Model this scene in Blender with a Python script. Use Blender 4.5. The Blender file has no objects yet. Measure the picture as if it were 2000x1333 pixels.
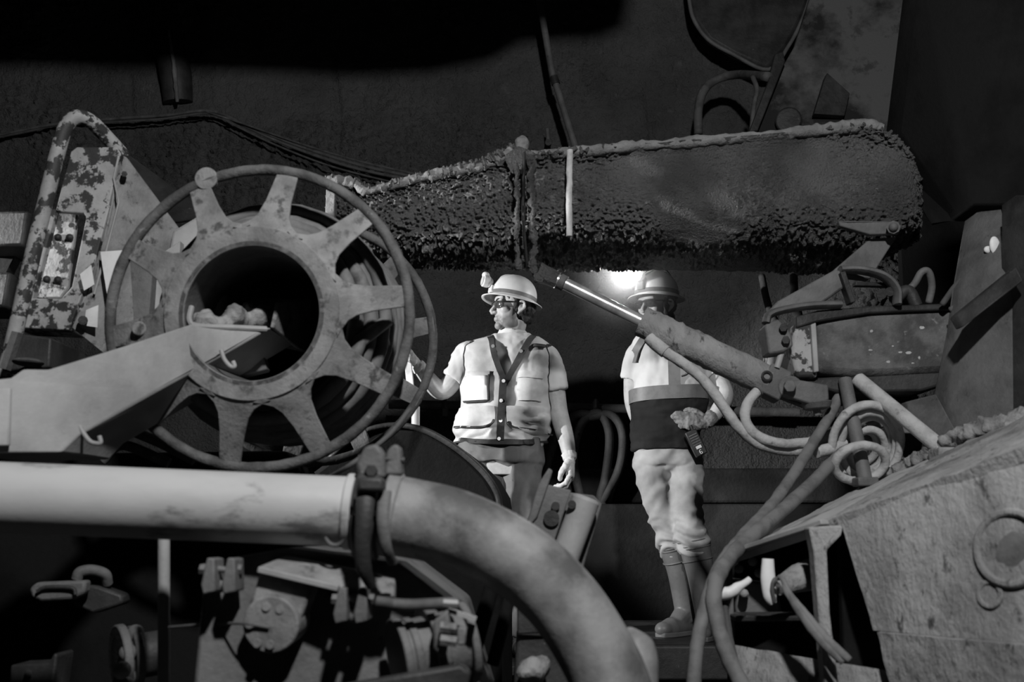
import bpy, bmesh, math, random
import numpy as np
from mathutils import Vector, Matrix, Quaternion
random.seed(7)
SC = bpy.context.scene
COL = SC.collection
PI = math.pi

# ------------------------------------------------------------------ camera, world, lights, exposure
FPX = 1944.0                       # focal length in pixels of the 2000 x 1333 frame (35 mm lens)
PITCH = math.radians(11.18)
CAM = Vector((0.0, 0.0, 1.30))
_cd = bpy.data.cameras.new('camera')
_cd.sensor_width = 36.0
_cd.lens = FPX * 36.0 / 2000.0
_cd.clip_start = 0.05
_cd.dof.use_dof = True
_cd.dof.focus_distance = 4.9
_cd.dof.aperture_fstop = 3.2
_co = bpy.data.objects.new('camera', _cd)
_co.location = CAM
_co.rotation_euler = (PI / 2 + PITCH, 0, 0)
COL.objects.link(_co)
SC.camera = _co

_w = bpy.data.worlds.new('tunnel_dark')
SC.world = _w
_w.use_nodes = True
_w.node_tree.nodes['Background'].inputs[0].default_value = (1, 1, 1, 1)
_w.node_tree.nodes['Background'].inputs[1].default_value = 0.0035

def spot(name, loc, target, power, angle, blend, radius):
    l = bpy.data.lights.new(name, 'SPOT')
    l.energy = power
    l.spot_size = math.radians(angle)
    l.spot_blend = blend
    l.shadow_soft_size = radius
    o = bpy.data.objects.new(name, l)
    o.location = loc
    d = Vector(target) - Vector(loc)
    o.rotation_euler = d.to_track_quat('-Z', 'Y').to_euler()
    COL.objects.link(o)
    return o
# flood lamp on the vehicle behind the photographer, high on the right
LAMP_A = Vector((0.40, 0.0, 3.6))
spot('flood_lamp_behind', LAMP_A, (0.1, 4.0, 2.0), 440, 125, 0.5, 0.08)
# work lamp on the left side of the machine, out of frame, lighting the two workers
spot('work_lamp_side', (-3.6, 2.93, 2.45), (0.7, 4.68, 1.95), 1150, 34, 0.35, 0.06)

SC.view_settings.view_transform = 'Standard'
SC.view_settings.look = 'None'
SC.view_settings.gamma = 1.0
SC.view_settings.use_curve_mapping = False
SC.view_settings.exposure = 0.0

# ------------------------------------------------------------------ helpers
_cp, _sp = math.cos(PITCH), math.sin(PITCH)
def P(px, py, Y):
    """world point at depth Y that is seen at pixel (px, py)"""
    a = (px - 1000.0) / FPX
    b = (666.5 - py) / FPX
    d = Vector((a, _cp - b * _sp, _sp + b * _cp))
    return CAM + d * (Y / d.y)
def PX(w, Y):
    """metres covered by w pixels at depth Y"""
    return w * Y / FPX * 1.02

def _hash(i, j, k, s):
    h = (i * 374761393 + j * 668265263 + k * 2147483647 + s * 1274126177) & 0xffffffff
    h = ((h ^ (h >> 13)) * 1274126177) & 0xffffffff
    return ((h ^ (h >> 16)) & 0xffff) / 65535.0
def vnoise(p, scale=1.0, seed=0):
    q = np.asarray(p, dtype=np.float64) * scale
    i = np.floor(q).astype(np.int64)
    f = q - i
    f = f * f * (3 - 2 * f)
    r = 0
    for dx in (0, 1):
        wx = f[:, 0] if dx else 1 - f[:, 0]
        for dy in (0, 1):
            wy = f[:, 1] if dy else 1 - f[:, 1]
            for dz in (0, 1):
                wz = f[:, 2] if dz else 1 - f[:, 2]
                r = r + wx * wy * wz * _hash(i[:, 0] + dx, i[:, 1] + dy, i[:, 2] + dz, seed)
    return r - 0.5
def fbm(p, scale=1.0, octaves=4, seed=0, gain=0.5):
    a, t = 1.0, 0
    for o in range(octaves):
        t = t + a * vnoise(p, scale * 2 ** o, seed + o * 17)
        a *= gain
    return t

def cr(pts, n=8):
    """smooth path through the points (Catmull-Rom)"""
    pts = [Vector(p) for p in pts]
    q = [pts[0] * 2 - pts[1]] + pts + [pts[-1] * 2 - pts[-2]]
    out = []
    for i in range(1, len(q) - 2):
        a, b, c, d = q[i - 1], q[i], q[i + 1], q[i + 2]
        for k in range(n):
            t = k / n
            out.append(0.5 * ((2 * b) + (c - a) * t + (2 * a - 5 * b + 4 * c - d) * t * t + (3 * b - a - 3 * c + d) * t ** 3))
    out.append(pts[-1])
    return out

def frame(n):
    n = Vector(n).normalized()
    a = Vector((0, 0, 1)) if abs(n.z) < 0.9 else Vector((1, 0, 0))
    u = n.cross(a).normalized()
    return u, n.cross(u).normalized(), n

class MB:
    def __init__(self):
        self.v, self.f = [], []
    def add(self, vs, fs):
        o = len(self.v)
        self.v += [Vector(p) for p in vs]
        self.f += [tuple(i + o for i in g) for g in fs]
        return self
    def box(self, c, s, u=(1, 0, 0), w=(0, 0, 1)):
        u = Vector(u).normalized(); w = Vector(w)
        w = (w - u * w.dot(u)).normalized(); n = w.cross(u)
        c = Vector(c); a, b, d = u * s[0] / 2, n * s[1] / 2, w * s[2] / 2
        vs = [c + a * i + b * j + d * k for k in (-1, 1) for j in (-1, 1) for i in (-1, 1)]
        return self.add(vs, [(0, 2, 3, 1), (4, 5, 7, 6), (0, 1, 5, 4), (2, 6, 7, 3), (0, 4, 6, 2), (1, 3, 7, 5)])
    def bar(self, p0, p1, wid, hei, up=(0, 0, 1)):
        p0, p1 = Vector(p0), Vector(p1)
        return self.box((p0 + p1) / 2, ((p1 - p0).length, wid, hei), p1 - p0, up)
    def prism(self, pts, ext):
        """closed polygon (3D points) pushed along ext"""
        pts = [Vector(p) for p in pts]; ext = Vector(ext); n = len(pts)
        vs = pts + [p + ext for p in pts]
        nrm = Vector((0, 0, 0))
        for i in range(n):
            nrm += pts[i].cross(pts[(i + 1) % n])
        fs = [tuple(range(n)), tuple(range(2 * n - 1, n - 1, -1))]
        for i in range(n):
            j = (i + 1) % n
            fs.append((j, i, i + n, j + n))
        if nrm.dot(ext) > 0:
            fs = [tuple(reversed(g)) for g in fs]
        return self.add(vs, fs)
    def loft(self, rings, caps=True, close=True):
        n = len(rings[0]); vs = [p for r in rings for p in r]; fs = []
        for i in range(len(rings) - 1):
            for j in range(n if close else n - 1):
                k = (j + 1) % n
                fs.append((i * n + j, i * n + k, (i + 1) * n + k, (i + 1) * n + j))
        if caps and close:
            fs.append(tuple(reversed(range(n)))); fs.append(tuple((len(rings) - 1) * n + j for j in range(n)))
        return self.add(vs, fs)
    def tube(self, pts, r, seg=12, caps=True, closed=False, flat=1.0, up=None):
        pts = [Vector(p) for p in pts]; m = len(pts)
        rs = list(r) if hasattr(r, '__len__') else [r] * m
        if len(rs) != m:
            rs = list(np.interp(np.linspace(0, 1, m), np.linspace(0, 1, len(rs)), rs))
        tan = []
        for i in range(m):
            if closed:
                t = pts[(i + 1) % m] - pts[i - 1]
            else:
                t = pts[min(i + 1, m - 1)] - pts[max(i - 1, 0)]
            tan.append(t.normalized())
        if up is not None:
            u = Vector(up); u = (u - tan[0] * u.dot(tan[0])).normalized()
        else:
            u = frame(tan[0])[0]
        rings = []
        for i in range(m):
            u = (u - tan[i] * u.dot(tan[i])).normalized()
            w = tan[i].cross(u)
            rings.append([pts[i] + (u * math.cos(2 * PI * k / seg) + w * flat * math.sin(2 * PI * k / seg)) * rs[i] for k in range(seg)])
        if closed:
            rings.append(rings[0])
            return self.loft(rings, caps=False)
        return self.loft(rings, caps)
    def cyl(self, p0, p1, r, r1=None, seg=20):
        return self.tube([p0, p1], [r, r if r1 is None else r1], seg)
    def ell(self, c, r, ax=None, seg=18, rings=12):
        c = Vector(c)
        r = (r, r, r) if not hasattr(r, '__len__') else r
        ax = ax or (Vector((1, 0, 0)), Vector((0, 1, 0)), Vector((0, 0, 1)))
        vs = [c - ax[2] * r[2]]
        for i in range(1, rings):
            t = -PI / 2 + PI * i / rings
            for j in range(seg):
                a = 2 * PI * j / seg
                vs.append(c + ax[0] * (r[0] * math.cos(t) * math.cos(a)) + ax[1] * (r[1] * math.cos(t) * math.sin(a)) + ax[2] * (r[2] * math.sin(t)))
        vs.append(c + ax[2] * r[2]); L = len(vs) - 1; fs = []
        for j in range(seg):
            k = (j + 1) % seg
            fs.append((0, 1 + k, 1 + j))
            fs.append((L, L - seg + j, L - seg + k))
            for i in range(rings - 2):
                a = 1 + i * seg
                fs.append((a + j, a + k, a + seg + k, a + seg + j))
        return self.add(vs, fs)
    def ring(self, c, n, ro, ri, th, seg=48):
        """flat annulus of thickness th, axis n"""
        u, w, n = frame(n); c = Vector(c); vs = []
        for r, z in ((ro, 0), (ro, th), (ri, th), (ri, 0)):
            vs += [c + (u * math.cos(2 * PI * k / seg) + w * math.sin(2 * PI * k / seg)) * r + n * z for k in range(seg)]
        fs = []
        for a in range(4):
            b = (a + 1) % 4
            for k in range(seg):
                j = (k + 1) % seg
                fs.append((a * seg + k, a * seg + j, b * seg + j, b * seg + k))
        return self.add(vs, fs)
    def torus(self, c, n, R, r, seg=64, sides=10):
        u, w, n = frame(n); c = Vector(c)
        return self.tube([c + (u * math.cos(2 * PI * k / seg) + w * math.sin(2 * PI * k / seg)) * R for k in range(seg)], r, sides, closed=True)
    def build(self, name, mat, parent=None, bevel=0.0, sharp=38, disp=None, remesh=0, smooth=0, subsurf=0, origin=None, solid=0):
        if parent is not None:
            o0 = Vector(parent.get('_org', parent.location))
        elif origin is not None:
            o0 = Vector(origin)
        else:
            a = np.array([tuple(p) for p in self.v])
            o0 = Vector(((a[:, 0].min() + a[:, 0].max()) / 2, (a[:, 1].min() + a[:, 1].max()) / 2, a[:, 2].min()))
        me = bpy.data.meshes.new(name)
        me.from_pydata([tuple(p - o0) for p in self.v], [], self.f)
        me.update()
        bm = bmesh.new(); bm.from_mesh(me)
        bmesh.ops.recalc_face_normals(bm, faces=bm.faces)
        bm.to_mesh(me); bm.free()
        ob = bpy.data.objects.new(name, me)
        COL.objects.link(ob)
        ob['_org'] = tuple(o0)
        if parent is not None:
            ob.parent = parent
        else:
            ob.location = o0
        if remesh:
            m = ob.modifiers.new('r', 'REMESH'); m.mode = 'VOXEL'; m.voxel_size = remesh
            if smooth:
                m = ob.modifiers.new('s', 'SMOOTH'); m.factor = 0.5; m.iterations = smooth
            dg = bpy.context.evaluated_depsgraph_get()
            m2 = bpy.data.meshes.new_from_object(ob.evaluated_get(dg))
            ob.modifiers.clear(); ob.data = m2; me = m2; m2.name = name
        if subsurf:
            m = ob.modifiers.new('sub', 'SUBSURF'); m.levels = subsurf; m.render_levels = subsurf
            dg = bpy.context.evaluated_depsgraph_get()
            m2 = bpy.data.meshes.new_from_object(ob.evaluated_get(dg))
            ob.modifiers.clear(); ob.data = m2; me = m2; m2.name = name
        if disp is not None:
            n = len(me.vertices)
            co = np.empty(n * 3); me.vertices.foreach_get('co', co); co = co.reshape(-1, 3)
            no = np.empty(n * 3); me.vertices.foreach_get('normal', no); no = no.reshape(-1, 3)
            d = disp(co + np.array(tuple(o0)), no)
            co = co + (no * d[:, None] if d.ndim == 1 else d)
            me.vertices.foreach_set('co', co.ravel()); me.update()
        me.polygons.foreach_set('use_smooth', [True] * len(me.polygons))
        if sharp:
            me.set_sharp_from_angle(angle=math.radians(sharp))
        me.materials.clear(); me.materials.append(mat)
        if solid:
            m = ob.modifiers.new('sol', 'SOLIDIFY'); m.thickness = solid; m.offset = 0
        if bevel:
            m = ob.modifiers.new('bev', 'BEVEL'); m.width = bevel; m.segments = 2; m.limit_method = 'ANGLE'; m.angle_limit = math.radians(35)
        return ob

def tag(o, label=None, cat=None, group=None, kind=None):
    if label: o['label'] = label
    if cat: o['category'] = cat
    if group: o['group'] = group
    if kind: o['kind'] = kind
    return o
def thing(name, label, cat, loc, group=None):
    o = bpy.data.objects.new(name, None)
    o.empty_display_size = 0.1
    o.location = loc
    o['_org'] = tuple(loc)
    COL.objects.link(o)
    return tag(o, label, cat, group)
def copy_part(src, parent, offset):
    """a copy of a part that shares its mesh, moved by a world offset"""
    c = src.copy(); COL.objects.link(c); c.parent = parent
    c.location = src.location + Vector(offset)
    return c

# ------------------------------------------------------------------ materials (all grey: the photograph is black and white)
def mat(name, c1, c2=None, scale=6.0, lo=0.45, hi=0.6, rough=0.7, metal=0.0, bump=0.2, bscale=60.0, c3=None, s3=20.0, lo3=0.55, hi3=0.62, spec=0.3, stretch=(1, 1, 1), bdist=0.01, detail=6.0):
    m = bpy.data.materials.new(name); m.use_nodes = True
    nt = m.node_tree; N = nt.nodes; L = nt.links
    b = N['Principled BSDF']
    b.inputs['Roughness'].default_value = rough
    b.inputs['Metallic'].default_value = metal
    b.inputs['Specular IOR Level'].default_value = spec
    tc = N.new('ShaderNodeTexCoord'); mp = N.new('ShaderNodeMapping'); mp.inputs['Scale'].default_value = stretch
    L.new(tc.outputs['Object'], mp.inputs['Vector'])
    def noise(sc, det=detail, r=0.6):
        t = N.new('ShaderNodeTexNoise'); t.inputs['Scale'].default_value = sc
        t.inputs['Detail'].default_value = det; t.inputs['Roughness'].default_value = r
        L.new(mp.outputs[0], t.inputs['Vector'])
        return t.outputs['Fac']
    def ramp(src, lo, hi):
        t = N.new('ShaderNodeMapRange'); t.inputs[1].default_value = lo; t.inputs[2].default_value = hi
        L.new(src, t.inputs[0])
        return t.outputs[0]
    def mix(fac, a, c):
        t = N.new('ShaderNodeMix'); t.data_type = 'RGBA'
        L.new(fac, t.inputs[0])
        for s, i in ((a, 6), (c, 7)):
            if isinstance(s, (int, float)): t.inputs[i].default_value = (s, s, s, 1)
            else: L.new(s, t.inputs[i])
        return t.outputs[2]
    if c2 is None:
        c2 = c1 * 0.8
    out = mix(ramp(noise(scale), lo, hi), c1, c2)
    if c3 is not None:
        out = mix(ramp(noise(s3, 8.0, 0.65), lo3, hi3), out, c3)
    L.new(out, b.inputs['Base Color'])
    if bump:
        bp = N.new('ShaderNodeBump'); bp.inputs['Strength'].default_value = bump; bp.inputs['Distance'].default_value = bdist
        L.new(noise(bscale, 5.0), bp.inputs['Height']); L.new(bp.outputs[0], b.inputs['Normal'])
    return m
M = {}
M['shotcrete'] = mat('shotcrete', 0.14, 0.09, 1.3, 0.4, 0.65, 0.95, bump=1.0, bscale=70, bdist=0.035, c3=0.18, s3=9, lo3=0.6, hi3=0.75, spec=0.1)
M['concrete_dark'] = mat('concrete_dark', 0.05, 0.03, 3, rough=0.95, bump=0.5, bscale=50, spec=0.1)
M['black_void'] = mat('black_steel_shade', 0.012, 0.007, 3, rough=0.9, bump=0.2, spec=0.1)  # near-black steel, also standing in for deep shade in corners and recesses
M['paint_pale'] = mat('pale_machine_paint', 0.36, 0.22, 4, 0.4, 0.65, 0.55, bump=0.12, bscale=90, c3=0.11, s3=9, lo3=0.66, hi3=0.74, stretch=(1, 1, .8))
M['paint_pipe'] = mat('pale_pipe_paint', 0.46, 0.40, 4, rough=0.45, bump=0.05, bscale=60, c3=0.15, s3=9, lo3=0.58, hi3=0.68, stretch=(.45, 1, 1))
M['paint_worn'] = mat('peeling_paint', 0.36, 0.26, 6, rough=0.6, bump=0.25, bscale=50, c3=0.035, s3=17, lo3=0.50, hi3=0.54)
M['reel_paint'] = mat('reel_paint', 0.25, 0.15, 9, 0.4, 0.6, 0.6, bump=0.3, bscale=90, c3=0.075, s3=20, lo3=0.54, hi3=0.64)
M['rust'] = mat('rusty_steel', 0.13, 0.06, 10, 0.42, 0.6, 0.75, bump=0.45, bscale=70, c3=0.22, s3=30, lo3=0.62, hi3=0.7)
M['steel_dark'] = mat('dirty_dark_steel', 0.055, 0.025, 7, 0.4, 0.62, 0.55, 0.2, bump=0.25, bscale=60, c3=0.13, s3=22, lo3=0.66, hi3=0.72)
M['steel_mid'] = mat('dusty_steel', 0.15, 0.09, 7, 0.4, 0.62, 0.65, 0.1, bump=0.25, bscale=70, c3=0.05, s3=15, lo3=0.62, hi3=0.7)
M['chassis'] = mat('dusty_chassis', 0.32, 0.18, 5, 0.4, 0.62, 0.8, 0.0, bump=0.7, bscale=90, c3=0.07, s3=30, lo3=0.58, hi3=0.66, stretch=(1, 1, .55))
M['chrome'] = mat('polished_rod', 0.62, 0.40, 12, rough=0.28, metal=0.55, bump=0.02, spec=0.6)
M['rubber'] = mat('dusty_rubber', 0.10, 0.06, 14, rough=0.7, bump=0.1, bscale=80, c3=0.18, s3=18, lo3=0.6, hi3=0.75)
M['rubber_reel'] = mat('dusty_grey_hose', 0.17, 0.12, 14, rough=0.7, bump=0.1, bscale=80, c3=0.06, s3=9, lo3=0.6, hi3=0.75)
M['hose_pale'] = mat('mud_caked_hose', 0.46, 0.36, 18, rough=0.85, bump=0.4, bscale=70, c3=0.18, s3=22, lo3=0.6, hi3=0.7)
M['elbow'] = mat('scuffed_elbow', 0.24, 0.085, 6, 0.42, 0.62, 0.55, bump=0.2, bscale=40, c3=0.05, s3=13, lo3=0.60, hi3=0.72)
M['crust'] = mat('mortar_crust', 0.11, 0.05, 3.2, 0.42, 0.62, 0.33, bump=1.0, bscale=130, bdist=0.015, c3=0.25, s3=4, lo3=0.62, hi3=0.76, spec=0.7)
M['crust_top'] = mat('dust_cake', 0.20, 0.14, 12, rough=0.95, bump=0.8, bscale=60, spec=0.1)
M['white_paint'] = mat('white_enamel', 0.75, 0.62, 8, rough=0.5, bump=0.08, c3=0.4, s3=20, lo3=0.68, hi3=0.75)
M['mud'] = mat('caked_mud', 0.30, 0.16, 14, rough=0.95, bump=0.8, bscale=50, spec=0.1)
# ------------------------------------------------------------------ the tunnel
def grid_plane(name, o, ux, uz, nx, nz, m, disp=None, label=None):
    b = MB(); o = Vector(o); ux = Vector(ux); uz = Vector(uz)
    b.add([o + ux * (i / nx) + uz * (j / nz) for j in range(nz + 1) for i in range(nx + 1)],
          [(j * (nx + 1) + i, j * (nx + 1) + i + 1, (j + 1) * (nx + 1) + i + 1, (j + 1) * (nx + 1) + i) for j in range(nz) for i in range(nx)])
    ob = b.build(name, m, disp=disp, sharp=0)
    tag(ob, label, kind='structure')
    return ob
WY = 6.6
def wall_disp(co, no):
    big = fbm(co, 0.9, 2, 3) * 0.10
    mid = fbm(co * np.array([1, 1, 1.6]), 11, 3, 5)
    fine = np.abs(fbm(co * np.array([1, 1, 1.6]), 30, 2, 11))
    patch = np.clip(fbm(co, 1.1, 2, 21) * 3 + 0.7, 0.3, 1)
    d = big + (mid * 0.06 + fine * 0.135) * patch * np.clip((co[:, 2] - 1.6) / 1.2, .25, 1)
    seam = np.zeros(len(co))
    for sx in (-1.25, 0.95, -2.7):
        seam -= 0.035 * np.exp(-((co[:, 0] - sx - 0.03 * np.sin(co[:, 2] * 5)) / 0.018) ** 2) * (co[:, 2] > 3.2) * np.clip(vnoise(co, 3, 9) * 2 + 0.6, 0, 1)
    out = np.zeros((len(co), 3)); out[:, 1] = -(d + seam)
    return out
grid_plane('wall_back', (-4.6, WY, 0), (9.2, 0, 0), (0, 0, 6.0), 640, 400, M['shotcrete'], wall_disp, 'rough shotcrete tunnel wall behind the two workers')
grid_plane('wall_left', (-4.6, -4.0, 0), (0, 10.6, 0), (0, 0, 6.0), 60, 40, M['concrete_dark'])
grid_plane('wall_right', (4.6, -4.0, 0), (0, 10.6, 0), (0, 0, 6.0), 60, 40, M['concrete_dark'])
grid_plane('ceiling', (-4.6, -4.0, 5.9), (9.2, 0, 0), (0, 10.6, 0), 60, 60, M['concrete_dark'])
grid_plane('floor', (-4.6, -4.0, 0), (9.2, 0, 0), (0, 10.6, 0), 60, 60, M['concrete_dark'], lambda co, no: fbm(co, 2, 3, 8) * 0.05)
# low kerb at the wall foot, with a stepped top
b = MB(); b.box((0, WY - 0.28, 0.75), (9.0, 0.50, 1.5))
tag(b.build('trim_1', M['concrete_dark'], bevel=0.03), 'low dark concrete kerb along the wall foot', kind='structure')
b = MB(); b.box((0.5, WY - 0.16, 1.62), (5.5, 0.24, 0.22))
tag(b.build('trim_2', M['concrete_dark'], bevel=0.02), 'dark ledge on top of the kerb', kind='structure')

# unseen overhead tube, added and shaped to shadow the top of the wall
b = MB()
def on_caster(px, py):
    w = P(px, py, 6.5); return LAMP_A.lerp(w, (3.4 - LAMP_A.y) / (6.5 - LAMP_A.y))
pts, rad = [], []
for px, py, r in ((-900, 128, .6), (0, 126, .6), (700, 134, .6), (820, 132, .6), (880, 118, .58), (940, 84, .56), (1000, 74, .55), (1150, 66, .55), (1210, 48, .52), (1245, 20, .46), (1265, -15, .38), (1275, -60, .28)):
    q = on_caster(px, py); pts.append(q + Vector((0, 0, r))); rad.append(r)
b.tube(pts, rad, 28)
tag(b.build('unseen_shadow_caster', M['steel_dark']), 'unseen dark tube added overhead to shadow the top of the wall', 'shadow caster')

# recessed drain pipe on the wall, upper left
t = thing('drain_pipe', 'dark stub of drain pipe running down the upper left wall', 'pipe', P(345, 220, WY - 0.1))
b = MB(); b.tube(cr([P(312, -60, WY - 0.10), P(325, 60, WY - 0.10), P(342, 140, WY - 0.10), P(348, 200, WY - 0.06)], 6), [0.09, 0.10, 0.11, 0.10], 20)
b.build('pipe_wall', M['steel_dark'], t)
b = MB(); b.tube(cr([P(330, 60, WY - 0.20), P(341, 140, WY - 0.21), P(347, 200, WY - 0.16)], 6), [0.012, 0.03, 0.02], 10, flat=0.6)
b.build('pale_streak', M['crust_top'], t, disp=lambda co, no: fbm(co, 20, 2, 3) * 0.02)  # pale streak down the front of the pipe

# cables strung along the wall
paths = [
    [(-40, 275), (60, 255), (130, 240), (200, 236), (300, 229), (412, 219), (470, 243), (560, 283), (680, 325), (800, 352)],
    [(-40, 272), (100, 244), (210, 233), (320, 226), (410, 217), (480, 244), (580, 284), (700, 322), (800, 344)],
    [(200, 240), (310, 233), (408, 222), (460, 246), (540, 284), (650, 326), (790, 362)],
    [(405, 219), (470, 240), (570, 275), (690, 312), (810, 340)],
]
for i, p in enumerate(paths):
    b = MB(); b.tube(cr([P(x, y, WY - 0.16 - 0.012 * i) for x, y in p], 6), 0.011 if i < 2 else 0.007, 8)
    tag(b.build('wall_cable', M['rubber']), ['thickest black cable sagging across the upper wall, lowest at its left end', 'black cable just above the thickest one on the upper wall',
        'thin black cable hanging lowest right of the high point of the bundle', 'thin black cable starting at the high point of the bundle'][i], 'cable', 'cables across the upper wall')

# hanging supply pipe in front of the wall
t = thing('supply_pipe', 'thin pale bent pipe coming down from the roof behind the boom', 'pipe', P(1128, 290, 6.2))
pp = [P(1040, -70, 6.2), P(1053, 0, 6.2), P(1063, 55, 6.2), P(1080, 150, 6.2), P(1086, 165, 6.2), P(1112, 250, 6.2), P(1128, 300, 6.2)]
b = MB(); b.tube(cr(pp, 5), PX(7, 6.2), 12); b.build('pipe_run', M['steel_mid'], t)
b = MB(); b.cyl(P(1081, 150, 6.2), P(1086, 165, 6.2), PX(9, 6.2)); b.build('coupling', M['steel_dark'], t)

# small anchor bolt sticking out of the wall
t = thing('anchor_bolt', 'short anchor bolt sticking out of wall above the boom knob', 'bolt', P(1070, 270, WY - 0.1))
b = MB(); b.cyl(P(1071, 276, WY - 0.16), P(1069, 252, WY - 0.16), 0.015); b.build('shank', M['steel_mid'], t)
b = MB(); b.cyl(P(1071, 278, WY + 0.02), P(1071, 278, WY - 0.19), 0.022); b.build('socket', M['steel_dark'], t)

# water pipe along the wall at hip height with hoses hung on it
t = thing('water_pipe', 'dark horizontal pipe on the wall behind the workers', 'pipe', P(1000, 800, 6.3))
b = MB(); b.cyl(P(760, 790, 6.3), P(1560, 806, 6.3), PX(9, 6.3), seg=16); b.build('pipe_run', M['steel_mid'], t)
for x in (870, 1163, 1420):
    b = MB(); b.box(P(x, 800, 6.3), (0.035, 0.09, 0.10)); b.cyl(P(x, 800, 6.3) + Vector((0, -0.045, 0.06)), P(x, 800, 6.3) + Vector((0, -0.045, 0.0)), 0.01)
    b.build('pipe_bracket', M['steel_mid'], t, bevel=0.004)
hs = [
    ([(1163, 812), (1125, 812), (1090, 850), (1070, 905), (1062, 960)], 'hose sagging from wall pipe just right of the standing man', 8),
    ([(1140, 1000), (1120, 900), (1135, 830), (1170, 808), (1190, 850), (1183, 930), (1172, 975), (1185, 1005)], 'tall loop of hose hung on wall pipe between the workers', 8.5),
    ([(1150, 815), (1195, 812), (1216, 850), (1208, 920), (1170, 985)], 'rightmost hose hung on wall pipe, bowing outwards', 8.5),
]
for p, lab, w in hs:
    b = MB(); b.tube(cr([P(x, y, 6.22) for x, y in p], 8), PX(w, 6.2), 12)
    tag(b.build('hung_hose', M['steel_mid']), lab, 'hose', 'hoses hung on the wall pipe')

# the decks the workers stand on
t = thing('work_platform', 'dark steel deck under the worker with the lit headlamp', 'platform', (1.0, 5.0, 0.0))
DZ = P(1340, 1243, 4.8).z
b = MB(); b.box((0.95, 5.05, DZ - 0.02), (1.25, 1.3, 0.04)); b.build('deck_plate', M['steel_dark'], t, bevel=0.004)
b = MB(); b.box((0.95, 4.40, DZ - 0.07), (1.25, 0.05, 0.14)); b.build('edge_beam', M['steel_dark'], t, bevel=0.01)
for x in (0.40, 1.5):
    for y in (4.5, 5.6):
        b = MB(); b.box((x, y, (DZ - 0.04) / 2), (0.08, 0.08, DZ - 0.04)); b.build('leg', M['steel_dark'], t)
t = thing('work_platform', 'lower dark steel deck under the man in the vest', 'platform', (-0.2, 5.0, 0.0))
DZ1 = 0.76
b = MB(); b.box((-0.35, 5.05, DZ1 - 0.02), (1.3, 1.2, 0.04)); b.build('deck_plate', M['steel_dark'], t, bevel=0.004)
for x in (-0.9, 0.25):
    for y in (4.5, 5.6):
        b = MB(); b.box((x, y, (DZ1 - 0.04) / 2), (0.08, 0.08, DZ1 - 0.04)); b.build('leg', M['steel_dark'], t)
# ------------------------------------------------------------------ the crusted boom hanging over the workers
boom = thing('spray_boom', 'long mortar-crusted boom trough hanging over both workers', 'boom', P(1250, 535, 4.0))
SECT = [(.45, .975), (.25, .985), (.07, 1.0), (.02, .995), (-.02, .975), (-.035, .955), (-.03, .93), (-.008, .905), (.004, .86), (.008, .80), (.012, .72), (.012, .62), (.014, .52),
        (.018, .42), (.026, .32), (.045, .22), (.085, .13), (.15, .06), (.25, .02), (.38, .0), (.50, .0), (.62, .03), (.75, .12), (.86, .3), (.92, .6), (.92, .9), (.80, .985), (.62, .98)]
def boom_section(tab, Y0, n, name, m, seed, amp, endround=0, depth=.82):
    xs = [a[0] for a in tab]
    px = np.linspace(xs[0], xs[-1], n)
    if endround:
        px = np.concatenate([np.linspace(xs[0], 1690, int(n * .75)), 1690 + (xs[-1] - 1690) * np.sin(np.linspace(0, PI / 2, int(n * .3)))[1:]])
    top = np.interp(px, xs, [a[1] for a in tab]); bot = np.interp(px, xs, [a[2] for a in tab])
    S = np.array(SECT); ti = np.concatenate([np.linspace(0, 4, 20, endpoint=False), np.linspace(4, 16, 170, endpoint=False), np.linspace(16, len(S), 70, endpoint=False)])
    S2 = np.stack([np.interp(ti, np.arange(len(S) + 1), np.append(S[:, k], S[0, k])) for k in (0, 1)], 1)
    rings = []
    for x, a, c in zip(px, top, bot):
        zt = P(x, a, Y0).z; zb = P(x, c, Y0 + .36 * depth).z; X = P(x, (a + c) / 2, Y0).x; q = depth
        k = 1.0
        if endround and x > 1740:
            k = max(0.25, math.sqrt(max(0.0, 1 - ((x - 1740) / (xs[-1] - 1738)) ** 2)))
        rings.append([Vector((X, Y0 + (.45 + (dy - .45) * k) * q, zb + t * (zt - zb))) for dy, t in S2])
    b = MB(); b.loft(rings)
    def disp(co, no):
        mask = np.clip(fbm(co, 3.0, 2, seed) * 3.2 + 0.85, 0.1, 1)
        k = np.array([1.0, 1, 1.5])
        w = co + 0.03 * np.stack([vnoise(co, 9, 40), vnoise(co, 9, 41), vnoise(co, 9, 42)], 1)
        lumps = np.clip(fbm(w * k, 85, 2, seed + 3) * 2.2 + 0.15, -0.2, 1)
        return mask * lumps * amp + fbm(co, 6, 2, seed + 8) * 0.02
    return b.build(name, m, boom, disp=disp, sharp=0)
BL, BR = 3.66, 3.62
boom_section([(636, 345, 494), (660, 346, 498), (690, 352, 502), (718, 366, 505), (760, 355, 508), (800, 345, 510), (880, 330, 511), (950, 316, 512), (985, 298, 513), (1008, 286, 514), (1022, 290, 515)],
             BL, 300, 'lower_trough', M['crust'], 31, 0.022, depth=.46)
boom_section([(1030, 300, 504), (1120, 290, 505), (1300, 275, 505), (1500, 258, 508), (1690, 238, 514), (1740, 256, 506), (1790, 290, 490), (1825, 332, 474), (1845, 380, 458), (1853, 425, 439)],
             BR, 420, 'upper_trough', M['crust'], 57, 0.016, endround=1)
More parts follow.
